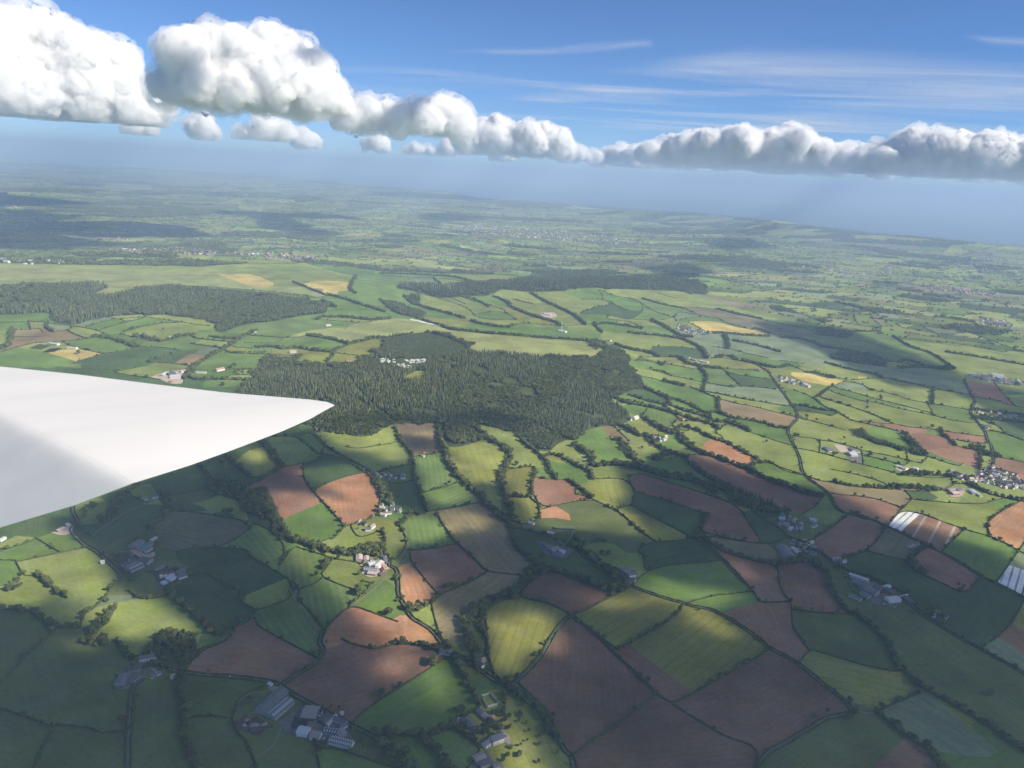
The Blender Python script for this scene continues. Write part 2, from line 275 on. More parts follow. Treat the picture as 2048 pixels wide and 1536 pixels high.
# h low hedge, H hedge with trees, w tree belt, W wide belt, l hedged lane, t track, n bare edge
LINES = """
l A 440,-60 440,0 465,60 430,110 500,190 580,240 650,300 730,375
h A 0,235 150,190 215,155 330,115 440,60
h A 215,155 320,220 365,245
h A 100,300 360,245 530,210
h A -60,290 60,290 100,310 140,375 210,385
w A 215,370 290,430 350,480 400,520
w A -60,590 120,590 250,640 330,690 480,690
H A 480,690 510,610 560,580 640,500 690,420 730,375
W A 690,570 640,650 570,720 520,770 640,800
w A 700,770 760,860 800,890
H A 770,470 850,520 1000,500 1040,450
w A 1010,440 1050,530 1180,630 1260,720 1330,740
h A 1050,240 1200,215 1460,225 1510,270 1680,370 1740,420 1745,500 1690,540 1540,590
H A 1540,590 1480,560 1440,520 1450,480 1330,430 1250,370 1120,380 1050,350
h A 1540,590 1470,640 1400,690 1330,740
h A 1490,110 1510,75 1560,80 1640,130 1700,200 1700,270 1660,325
h A 1490,110 1380,180 1290,215
h 8 930,930 1150,945 1400,980 1620,1020 1700,1060 1740,1100 1725,1131
h 8 920,780 1100,740 1320,690
w 8 1210,450 1290,560 1340,640
w 8 1500,370 1640,500 1760,590
w 8 1880,230 1960,310 2048,430
h 8 1760,590 1900,570 2048,530
t 8 120,1190 280,1070 480,940 700,850 760,830
h 8 700,850 600,810 530,780
W 8 200,1050 300,1020 360,900 400,850 440,770 600,660
w 8 850,720 880,800 910,930
w 8 910,930 860,1000 780,1060 700,1130
h 8 0,1100 60,1150 120,1190
t A 640,245 760,240 860,250
t A 1040,240 1200,215
h A 1540,640 1560,690 1740,790 1910,880
t A 1740,425 1780,470 1765,520 1850,620 1900,700 1945,710
h A 1760,420 1795,475 1790,520 1870,610 1930,690
l A 1945,710 1920,780 1940,830 1900,900 1790,970 1690,1035
H A 1110,940 1220,830 1340,780 1400,720 1400,690
h A 1400,690 1490,655 1540,590
l A 880,920 960,920 1040,950 1200,975 1400,990 1560,1010 1660,1030 1750,1090 1900,1170 2048,1250 2290,1372
H A -30,1060 60,970 150,870 240,790 320,740
h A -40,1170 100,1210 280,1270 480,1290 540,1300 600,1320 700,1320 780,1300
H A 320,1300 280,1380 240,1450 200,1560
l A 860,1000 800,1060 785,1150 775,1300 770,1400 765,1580
w A 1085,970 1095,1080 1110,1180 1110,1300 1130,1430 1190,1560
h A 1120,1230 1260,1225 1390,1240
t A 1425,1190 1440,1130 1500,1090 1590,1080 1660,1040
h A 1390,1240 1420,1180 1425,1140 1495,1080 1640,1030
h A 1390,1240 1430,1330 1500,1420 1540,1560
t A 1690,1290 1640,1400 1580,1450 1520,1480
h A 1920,1560 1900,1440 1915,1410 1960,1420 2048,1430 2370,1540
h D 0,600 100,585 200,690 320,680
w D 80,560 130,630 190,700
h D 130,520 260,520 330,560 400,620 430,620
h D 330,680 400,660 430,620 440,590
H D 320,680 330,780 390,860 440,915 500,980 570,1060
h D 400,825 560,765 690,735
n D 185,1020 300,970 440,912
w D -20,820 100,760 200,700
l D 380,500 460,580 580,650 700,720 760,790
h D 430,620 520,640 620,690 690,735
H D 700,735 745,790 780,870 780,960 750,1000 620,1045 570,1055
W D 760,790 800,860 850,930
H D 570,1060 500,1130 480,1130
h D 610,1075 660,1120 780,1090
W D 280,1130 330,1170 450,1200 560,1230 640,1235
W D 640,1215 720,1190 800,1200
w D 790,1080 810,1140 800,1190 820,1240
W D 0,900 80,930 120,990 180,1060 240,1140 330,1160
h D 480,1130 420,1150 330,1150
w D 870,460 900,540 960,610 980,690 980,750 1020,850 1040,940
W D 1120,440 1145,560 1190,670 1250,760 1350,850 1440,940 1540,1030
h D 1000,635 1140,620
H D 1040,855 1180,820 1260,790
H D 1060,970 1200,950 1300,930 1400,915 1430,930
h D 570,580 650,590 760,575 880,555
H D 700,720 780,730 870,705 960,690
h D 810,800 950,795
w D 1000,960 960,1000 900,1060
W D 1350,460 1430,530 1540,600 1555,660 1530,720 1510,800 1530,900 1560,1000
w D 1620,540 1700,600 1760,650 1800,720 1840,770
H D 1540,720 1690,700 1710,740
w D 1710,740 1690,800 1680,880 1550,880
H D 1680,890 1730,930 1740,1010
h D 1560,1020 1640,1045 1700,1030 1740,1010
h D 1730,770 1850,780 1920,790 2030,890
h D 1740,960 1850,930 1990,905 2100,905
h D 1700,860 1740,925 1800,940
w D 1790,620 1860,640 1950,690 2060,740
w D 1900,770 1980,830 2050,880
W D 1950,570 2000,610 2060,640
h D 900,1060 940,1140 920,1200 870,1255 820,1240
n D 900,1050 960,1000 1120,980
H D 1120,975 1160,1050 1230,1150
h D 940,1205 1100,1190 1250,1160
t D 880,1290 920,1230 960,1150
H D 1230,1150 1330,1240 1400,1310 1430,1330
H D 1430,1330 1300,1400 1135,1470 1090,1500
h D 960,1205 970,1270 1030,1350 1130,1470
h D 1430,1330 1560,1345 1640,1355
w D 1540,1030 1570,1100 1590,1180 1640,1230 1720,1290
W D 1720,1290 1680,1340 1620,1420 1560,1480
l D 820,1290 880,1320 890,1400 895,1470 930,1540
n D 890,1300 960,1275
h D 180,1290 260,1190 320,1195 500,1250 640,1275 690,1295
h D 500,1250 460,1310 440,1360 610,1435 690,1460
h D 265,1440 370,1410 440,1362
h D 620,1440 700,1370
h D 700,1440 760,1370
t D 600,1540 700,1470 790,1390 820,1340 800,1300
h D 580,1545 690,1460
H B 0,760 60,790 200,820 330,790
w B 330,790 480,800 600,840
h B -90,690 0,605 75,570 200,610 340,660
l B 380,568 430,640 540,710 640,830 740,880 800,930 860,970 940,1030
h B 540,545 560,640 590,730 620,790
h B 400,565 470,560 540,540 600,500
W B 380,600 450,590 500,560
H B 1060,500 1110,520 1240,550 1370,610
H B 860,600 870,700 880,830 910,960 960,1010
h B 860,600 950,540 1060,505
W B 1040,490 950,510 860,570 760,640 760,720 800,830 830,900
w B 830,590 850,640 840,750
n B 750,780 690,790 590,730
l B 1370,620 1300,700 1200,860 1100,970 1040,1020
H B 1380,640 1500,710 1650,860 1770,970 1890,1090
h B 1890,1090 1700,1240 1560,1340 1400,1450
W B 960,1030 1060,1100 1170,1180 1230,1290 1290,1370
l B 1040,1020 1130,1110 1220,1200 1290,1340 1340,1430 1390,1500 1400,1600
w B 670,880 730,970 770,1060 800,1110
h B 660,870 600,890 500,960 290,1090 170,1170 70,1255
h B 830,1160 800,1195 700,1230 660,1290
w B 660,1290 520,1340 350,1340 200,1330
W B 250,1380 340,1480 400,1560
w B 480,1380 600,1480 640,1550
h B 800,1390 820,1450 780,1500
w B 690,1310 760,1350 810,1390
W B 1180,350 1260,360 1400,390 1500,430 1600,480
h B 1070,490 1130,430 1190,375
W B 1600,480 1660,450 1720,440
W B 1380,180 1440,230 1500,290 1600,350 1680,420
t B 1330,210 1400,240 1450,290 1560,340 1650,410
t B 1400,100 1370,160 1330,210
h B 1030,90 1190,130 1300,170
H B 1740,450 1640,500 1560,540 1440,600 1390,610
l B 1720,440 1830,480 1950,520 2048,545 2099,563 2249,600 2449,720 2569,815 2739,910 2899,1040 3069,1170
h B 1400,625 1530,730 1660,830
H B 1660,830 1740,780 1890,700 2060,575
n B 1740,810 1890,920 2060,1045 2109,1090
h C -50,1140 60,1090 300,950 430,880 520,820
h B 1890,1090 2048,1190
h C 0,1195 240,1340 450,1450 430,1560
h B 1890,1090 1950,1130 2000,1140
l C 1080,1200 870,1235 760,1300 640,1370 480,1480 420,1580
t C 1020,1170 1080,1205 1160,1205 1220,1215
w C 1160,1205 1280,1290 1380,1370 1480,1440 1560,1560
n C 1340,1350 1120,1560
H C 1160,1205 1220,1170 1360,1110 1430,1080
n C 1380,1350 1560,1440 1800,1470 1900,1440
h C 690,910 760,835 850,850 1050,910 1200,945 1300,960
w C 1040,610 1120,680 1170,730 1230,790 1260,870 1310,940 1400,1040 1500,1090 1620,1160 1720,1220 1850,1290 1960,1380 2090,1460
n C 1480,1090 1900,1440
h C 660,585 830,605 1020,610
h C 570,330 580,430 610,500 650,560 660,680 700,750 750,820
h C 110,150 250,290 330,370 430,490 470,540 630,540
h C 0,555 40,540 200,500 300,490 420,475
n C 240,600 350,570 470,545
w C 780,310 860,370 880,440 920,520 980,590 1040,610
W C 560,315 700,300 820,300
w C 110,150 250,240 420,290 560,320
h C 120,140 280,165 470,190 600,180
h C 390,-20 550,80 670,165
l C 620,150 720,180 820,240 900,300 990,350 1080,378 1168,412 1263,458 1340,498 1385,570 1453,625 1550,690 1700,780 1780,820 2100,1000
H C 770,170 880,100 960,40 1010,0
l C 1010,0 1210,80 1460,200 1600,270 1780,380 1880,430 2100,540
H C 1210,90 1180,150 1090,235 920,290
h C 1100,235 1250,270 1350,290
W C 1350,290 1400,350 1450,380
h C 1450,380 1560,430 1690,480 1780,390
w C 1460,210 1400,250 1370,290
n C 1690,480 1600,620 1560,690
h C 2048,520 2000,620 1900,740 1800,800
n C 1790,770 1900,760 2080,880
h C 1230,80 1310,0 1430,10
n C 1310,110 1430,10
h C 1550,235 1690,105
h C 1430,10 1690,105 1850,150 2020,235 2100,280
h C 1880,420 2010,240
H C 1840,150 1860,30 2030,-60
h E 0,775 180,775 255,840 240,930
h E -120,860 -30,880 80,930 140,955 235,930
h E 235,930 330,985 500,1070 610,1130
h E 255,850 360,880 500,920 660,975
w E 660,975 690,1010 660,1060 620,1130
H E 140,955 210,1010 300,1090 390,1155
h E 390,1155 320,1170 280,1210 315,1240 320,1300 345,1325
h E 345,1325 480,1290 780,1265
h E 390,1155 600,1135
h E 620,1130 780,1260 880,1370 970,1440
h E 345,1325 270,1380
h E 220,760 300,745 450,790 700,870 870,940 960,1060 1015,1145
h E 255,850 220,760
h E 660,1060 690,1100 960,1155 1060,1160
W E 0,700 150,690 300,720 430,760
W E 430,760 600,790 760,830 880,900 1000,960 1130,970 1170,1000
w E 545,640 620,700 740,790 850,850
n E 580,650 700,740 900,850 1100,930 1260,985
h E 1260,985 1380,920
n E 580,640 660,620
W E 500,480 600,590 660,620
h E 500,475 600,490
h E 990,665 960,700 945,710
h E 1010,680 1080,680 1150,710 1260,745
n E 1280,760 1230,830
l E 1060,130 1130,230 1180,300 1240,400 1180,480 1215,570 1250,650 1280,750 1420,860 1480,960 1600,1000 1660,1020
W 6 280,50 400,110 500,150 610,200
w 6 650,190 800,250 900,300 1000,345 1070,330
w 6 1110,200 1115,330
H 6 820,70 960,130 1110,190
w 6 180,150 300,190 430,230 560,250
w 6 610,190 600,250 570,290
W 6 0,160 150,230 300,260 450,290 580,320 700,360 820,400 950,430 1100,480
w 6 620,260 750,310 880,350 1000,380
W 6 1000,380 1100,430 1180,440
W 6 1190,430 1300,470 1410,510
h 6 1120,190 1290,240 1460,270 1700,330 1920,380
H 6 940,110 1150,150 1400,200 1700,250 1840,275
h 6 980,30 1250,65 1500,75 1700,95
w 6 1120,340 1250,390 1400,410 1600,450 1700,490 1800,490
h 6 1420,530 1600,590 1750,640 1890,680
h 6 1190,460 1130,500 1080,540 1140,570 1180,640
h 6 700,380 640,460 580,500
H 6 380,310 330,370
W 6 330,380 420,440 560,520 640,560
w 6 700,470 850,500 930,540 1050,600 1180,640 1280,690 1400,760 1520,810
w 6 690,590 780,660 870,700 930,740
W 6 930,750 1100,800 1300,880 1450,930 1600,1020 1800,1090 2048,1180 2200,1200
h 6 800,770 920,760
w 6 740,780 850,900 980,990 1150,1060 1230,1110
h 6 540,830 700,790
W 6 380,600 500,690 600,750 700,770
W 6 80,600 160,680 230,790 300,830
W 6 60,450 180,500 280,570 350,580 420,600
h 6 30,460 150,580 200,630
w 6 0,600 80,610
W 6 400,800 500,830 500,790 620,760
w 6 1500,850 1450,910
h 6 1570,830 1670,860 1800,930 1960,970
W 6 0,850 200,870 400,920 600,980 800,1000 950,1080 1100,1170
h 7 -60,90 130,160
w 7 290,60 200,130 130,170
H 7 130,170 220,240 350,300 470,370
H 7 180,160 320,200 480,250 620,300 720,340 850,400
h 7 270,100 420,150 560,190 700,210 900,260 1200,320 1400,370 1620,400
h 7 310,70 480,110 680,170 850,210 1040,260 1240,310
h 7 640,90 850,130 1000,180 1160,210 1350,240 1540,270
h 7 400,10 560,40 640,90
h 7 830,0 1050,40 1200,80 1400,110 1540,140
w 7 1215,80 1215,190
h 7 1165,215 1220,300
w 7 -60,220 130,260 300,290
h 7 -60,280 150,300 330,340
H 7 470,370 650,410 870,460 980,510
h 7 520,370 850,410
h 7 850,400 1000,430 1200,450 1400,480 1700,520
n 7 990,490 1180,475
W 7 970,480 980,540 1030,590 1140,670
w 7 1280,490 1370,550 1420,610
H 7 1380,540 1550,570 1720,590
h 7 1420,600 1550,630 1640,640
n 7 1000,500 1080,580 1150,640 1300,620
n 7 1150,640 1260,690 1400,740 1630,810
w 7 1640,650 1645,740 1635,830
h 7 -40,340 200,400 420,460
h 7 -60,500 0,520 170,550 180,650
h 7 190,545 400,590 560,640 700,670 900,710 1000,740 1150,770
h 7 960,640 990,710
h 7 1000,650 1200,710 1380,770 1480,790
h 7 -60,620 0,630 160,660 380,720 560,770 800,830 940,870 1150,890 1400,900
h 7 560,640 570,690 580,760
h 7 580,690 800,740 1000,800
W 7 940,860 1200,870 1440,890
h 7 270,815 500,860 740,930 840,1000
W 7 840,980 1000,990 1240,1000
h 7 40,870 180,920 300,940
w 7 300,930 400,960 560,980 700,990 840,1000
h 7 950,1010 1020,1080 970,1143 880,1230
h 7 960,1015 1240,1015 1400,960 1390,930
h 7 260,1030 380,1050 520,1060 700,1090 860,1143 960,1180
l 7 1500,0 1560,130 1600,200 1560,290 1620,380 1690,470 1720,560 1750,600 1770,700 1760,790 1700,900
h 7 1580,150 1800,190 1960,240 2100,260
h 7 1780,30 1880,150 1980,250
w 7 1590,270 1700,290 1900,310 2048,330
W 7 1620,340 1800,370 2048,390
H 7 1700,460 1900,500 2048,560
h 7 1640,360 1820,430 1880,510
W 7 1560,620 1650,630 1740,700 1840,690
h 7 1760,720 1900,720 2080,765
h 7 1770,830 1950,860 2080,970
w 7 1500,940 1600,980 1800,1060 2048,1110
h 7 1020,1090 1200,1110 1600,1135 1750,1110 1870,1080
n 7 1440,1040 1600,1140
h 4 90,90 250,160 420,190 530,240 600,290 740,350 860,380
h 4 90,100 140,190
h 4 -90,205 0,200 130,200 250,250 380,310
H 4 -90,330 0,300 100,270 200,260
h 4 -90,340 0,350 180,360 330,390 410,400 520,340 540,290 520,230
h 4 410,400 560,410 720,410 860,380
h 4 190,360 190,400 400,430 560,500
W 4 30,450 200,450 350,470 530,500
w 4 50,480 130,540
W 4 380,540 550,560 700,570 900,600
W 4 640,430 750,470 900,560 1050,590
h 4 860,380 870,390 890,420 1000,390 1160,380 1300,400
h 4 870,380 920,330 1160,370
h 4 960,290 1100,350 1300,390 1400,440 1600,490
n 4 1010,430 1120,420 1320,430 1480,480 1660,510 1830,570
W 4 1200,545 1400,550 1600,570 1830,580
h 4 1010,430 1100,480 1200,540
w 4 1660,480 1850,550
h 4 960,310 960,280 1200,290 1500,330 1750,400 2048,470 2150,490
w 4 1280,290 1500,350 1760,400
w 4 530,190 740,250 940,290
h 4 680,130 860,180 1000,190
W 4 930,600 1100,680 1200,770
h 4 640,680 970,690 1090,720
W 4 250,660 400,710 700,760
h 4 470,790 700,790 820,790
h 4 440,820 720,850 1000,900 1130,920
w 4 700,850 750,890
w 4 620,920 820,970
h 4 830,980 1180,1050
w 4 1120,900 1190,980 1190,1040 1160,1100
h 4 500,980 750,1030
W 4 760,1040 960,1090
h 4 1190,1050 1450,1100 1530,1080 1900,1120
H 4 1390,950 1530,1070
h 4 1350,920 1500,970 1800,1010
h 4 1140,900 1380,910 1680,920
W 4 820,790 930,800 1000,860 1150,890 1330,910
h 4 1180,800 1350,800 1560,830
W 4 1300,780 1500,790
h 4 1240,680 1450,710 1600,750 1830,800
w 4 1450,620 1700,670 1950,740
W 4 1560,830 1700,860 1900,900 2048,880
l 4 1600,800 1823,937
W 4 1380,560 1420,690
h 5 0,590 200,620
h 5 0,640 100,640 230,690
w 5 230,680 450,730
w 5 370,610 600,670 860,720
n 5 100,690 250,700 400,740 560,740 870,740
n 5 440,810 230,770 100,720 100,690
h 5 400,740 560,750 440,810
h 5 560,760 700,750 870,740 1000,760 1200,800 1530,870
W 5 430,560 560,590 700,600 850,640
W 5 300,470 500,500 650,530 800,560 900,620
h 5 880,590 1210,640
W 5 1000,660 1200,650 1450,680
W 5 0,400 150,410 300,450
w 5 290,320 500,350 700,350 850,350
h 5 0,290 250,330 290,370 420,390 700,430 950,500
w 5 950,390 1100,480 1280,540 1480,680
w 5 1380,520 1700,570 2048,630
w 5 1000,570 1250,640 1440,650
h 5 940,390 1300,430 1600,470 1980,540
h 5 1600,360 1900,470 2048,520
h 5 1180,300 1320,370
h 5 970,280 1050,320 1180,300 1600,360
h 5 870,190 1200,220 1440,230 1640,270
h 5 760,230 860,310
h 5 480,190 700,210 870,190
h 5 610,220 680,300 850,310
h 5 0,130 200,210 430,300
w 5 470,100 650,150 800,190
h 5 930,150 1080,210 1220,230
n 3 0,490 180,480 300,500 600,570 900,610 1200,640 1500,670 1700,690 1810,740
W 3 600,575 900,605 1150,625 1400,645 1700,665 1850,685
W 3 0,330 100,400 180,450 280,470 450,530 600,575
W 3 190,290 260,350 400,400 560,440 700,480
h 3 460,310 600,350 720,400 770,450
H 3 560,300 700,360
H 3 640,290 830,360
w 3 700,290 850,360 900,390
h 3 900,370 1050,420
W 3 930,300 1050,350 1080,390 1200,440 1350,490 1480,520
W 3 1230,270 1350,340 1480,400 1600,460 1680,530
H 3 1080,320 1250,360
h 3 1040,560 1150,520 1280,525 1480,540 1680,530
W 3 740,500 900,540 1100,560
h 3 780,470 950,490 1120,490
h 3 770,450 850,430 1020,430 1120,490
n 3 0,235 100,210 240,195 240,140
w 3 440,150 500,200
h 3 0,125 230,140 470,150 650,170 720,190
W 3 0,110 300,120 600,140 760,180
h 1 -100,780 0,740 180,690 330,650 450,640 620,630 920,600
W 1 130,540 100,640 60,690 0,710
h 1 100,510 250,510 400,500 440,540
h 1 130,580 420,580
H 1 300,440 310,490
h 1 -60,440 300,430 500,440 540,450
w 1 490,450 480,490 540,530
h 1 540,530 700,510 740,480
h 1 540,450 740,470 860,490 1000,520 1110,570
H 1 690,520 800,570 890,600
W 1 930,590 1050,590 1200,620 1400,690
h 1 1400,690 1200,740 1060,755 830,825
h 1 1060,755 900,720 640,650
n 1 490,750 570,770 780,825
n 1 500,740 720,710 1000,740 1030,760
n 1 800,830 500,910
h 1 860,480 1180,400 1300,430
H 1 1000,520 1200,460 1300,430 1490,390
h 1 750,440 1050,380 1180,400
h 1 1210,400 1500,375
H 1 1240,560 1300,520 1500,470 1700,440 1850,440
h 1 1500,380 1850,430 2048,460 2150,470
h 1 1110,570 1240,560 1400,590 1620,640
W 1 1380,560 1550,600 1640,630 1850,580 2000,560
h 1 1400,690 1640,690 1840,720
w 1 1530,830 1650,810 1750,760
h 1 1530,840 1800,860 1960,880
h 1 1600,860 1180,940 1040,975
h 1 1170,950 1400,985 1650,1020
W 1 2000,860 1950,950 1880,1020
n 1 1780,860 1950,755 2100,770
W 2 0,950 60,880 200,790 350,710 480,630 600,560 660,530
w 2 0,1020 250,1020 400,1020 620,1030
H 2 260,915 480,915 650,915
h 2 350,970 640,975
H 2 370,750 600,755 800,760
h 2 430,690 640,700
W 2 670,690 850,690 950,710 1100,700 1300,730 1430,740
h 2 550,640 830,645 970,600
n 2 1180,700 1400,620
H 2 600,570 800,580 1000,590 1200,580
W 2 1200,570 1400,600 1640,660
w 2 1640,660 1430,740
W 2 1640,660 1800,620 1880,600
n 2 1000,570 1350,500 1580,500 1880,590
n 2 1600,490 1740,440 2048,520
h 2 1230,400 1660,430 1740,440 1950,410
W 2 1300,380 1600,385 1850,410 2048,400
W 2 1350,210 1500,280
W 2 1400,150 1600,200 1800,270 2000,330
w 2 1050,20 1200,80 1400,160
W 2 1700,-40 1640,80 1700,140
n 2 1080,0 1290,40 1500,150
h 2 580,120 1000,150 1270,180 1400,160
w 2 200,580 350,600 500,600
H 2 0,590 250,620 480,640
H 2 0,650 350,700
n 2 1880,600 2030,660 1750,780
h 2 1750,780 1450,740
h 2 840,760 1100,780
w 2 1150,760 1080,830
w 2 1480,770 1400,840
n L 0,440 130,440 600,470 1200,500 1540,480 1850,460 2048,500
h L 1060,570 1520,600 1900,640
n L 1300,510 1500,505 1640,560 1600,580 1500,575 1400,540 1300,510
n L 1800,570 1900,545 2048,550
n L 1960,630 2048,625
h L 0,420 500,400 1100,420 1500,440 2048,440
n D 905,170 1000,125 1060,130 1030,190 905,170
"""
WOODS = """
c|great wooded hill|0 485,785 501,763 513,742 525,726 540,710 548,716 591,720 601,724 653,726 712,730 716,716 743,708 776,691 760,676 800,670 845,665 862,664 897,671 936,688 945,701 967,704 1028,709 1102,713 1160,716 1197,713 1206,700 1209,687 1229,697 1258,714 1258,732 1278,751 1281,773 1255,785 1220,801 1245,815 1259,830 1255,844 1226,850 1183,857 1150,873 1117,887 1097,903 1067,897 1030,872 1020,863 960,850 947,857 967,877 933,890 897,893 880,860 873,847 820,847 783,850 733,867 700,857 650,862 620,850 560,850 500,830
m|long wood on the left plateau|0 -260,578 0,572 40,568 140,568 205,568 215,575 185,590 230,588 280,575 350,572 400,578 480,583 600,597 660,610 650,625 600,632 560,640 480,652 440,665 415,640 330,630 230,632 180,640 145,650 100,640 95,625 40,628 0,630 -260,640
b|wooded ridge|3 130,210 250,200 480,205 650,205 760,185 980,170 1200,150 1350,130 1600,130 2048,150 2600,170 2700,250 2300,250 2048,240 1900,240 1770,230 1560,240 1400,260 1200,260 1100,250 1000,240 900,290 700,300 500,310 380,290 300,260 180,240
b|dark copse by the dark fields|8 830,740 900,770 950,830 1080,850 1230,880 1290,930 1150,930 950,920 870,880 800,800
b|valley copse left of the ploughed field|0 420,965 455,955 480,965 500,985 540,990 552,1015 565,1040 583,1075 560,1072 530,1050 500,1045 490,1015 470,1000 440,990
b|round copse behind the white farmhouse|0 305,1275 345,1265 385,1270 395,1300 375,1325 355,1337 330,1325 310,1310
c|narrow dark wood between the red fields|E 800,850 880,850 1000,900 1100,950 1150,980 1050,1010 960,960 880,910
b|copse in the green strip|7 430,450 560,440 600,460 640,500 760,560 900,610 980,640 940,650 800,610 700,590 560,530
b|copse by the long red field|7 970,540 1010,560 1080,640 1150,660 1140,690 1060,680 990,620
b|scrub wood above the farm|I 560,260 700,160 900,130 1080,180 1120,260 1040,340 860,340 700,290
b|wood at the top of the slopes|D 560,470 700,400 820,390 820,440 760,500 660,520 560,500
b|strip wood by the railway-straight lane|5 300,330 420,330 600,380 570,400 420,390 300,370
b|park wood|5 430,540 560,520 760,560 880,610 900,650 760,630 560,600 430,575
b|small wood on the pale slope|3 200,300 290,290 330,340 290,370 230,340
b|valley belt wood|3 40,330 150,350 280,410 360,440 370,470 250,470 150,440 60,390
m|spur wood right|4 0,620 100,640 160,700 60,720
"""
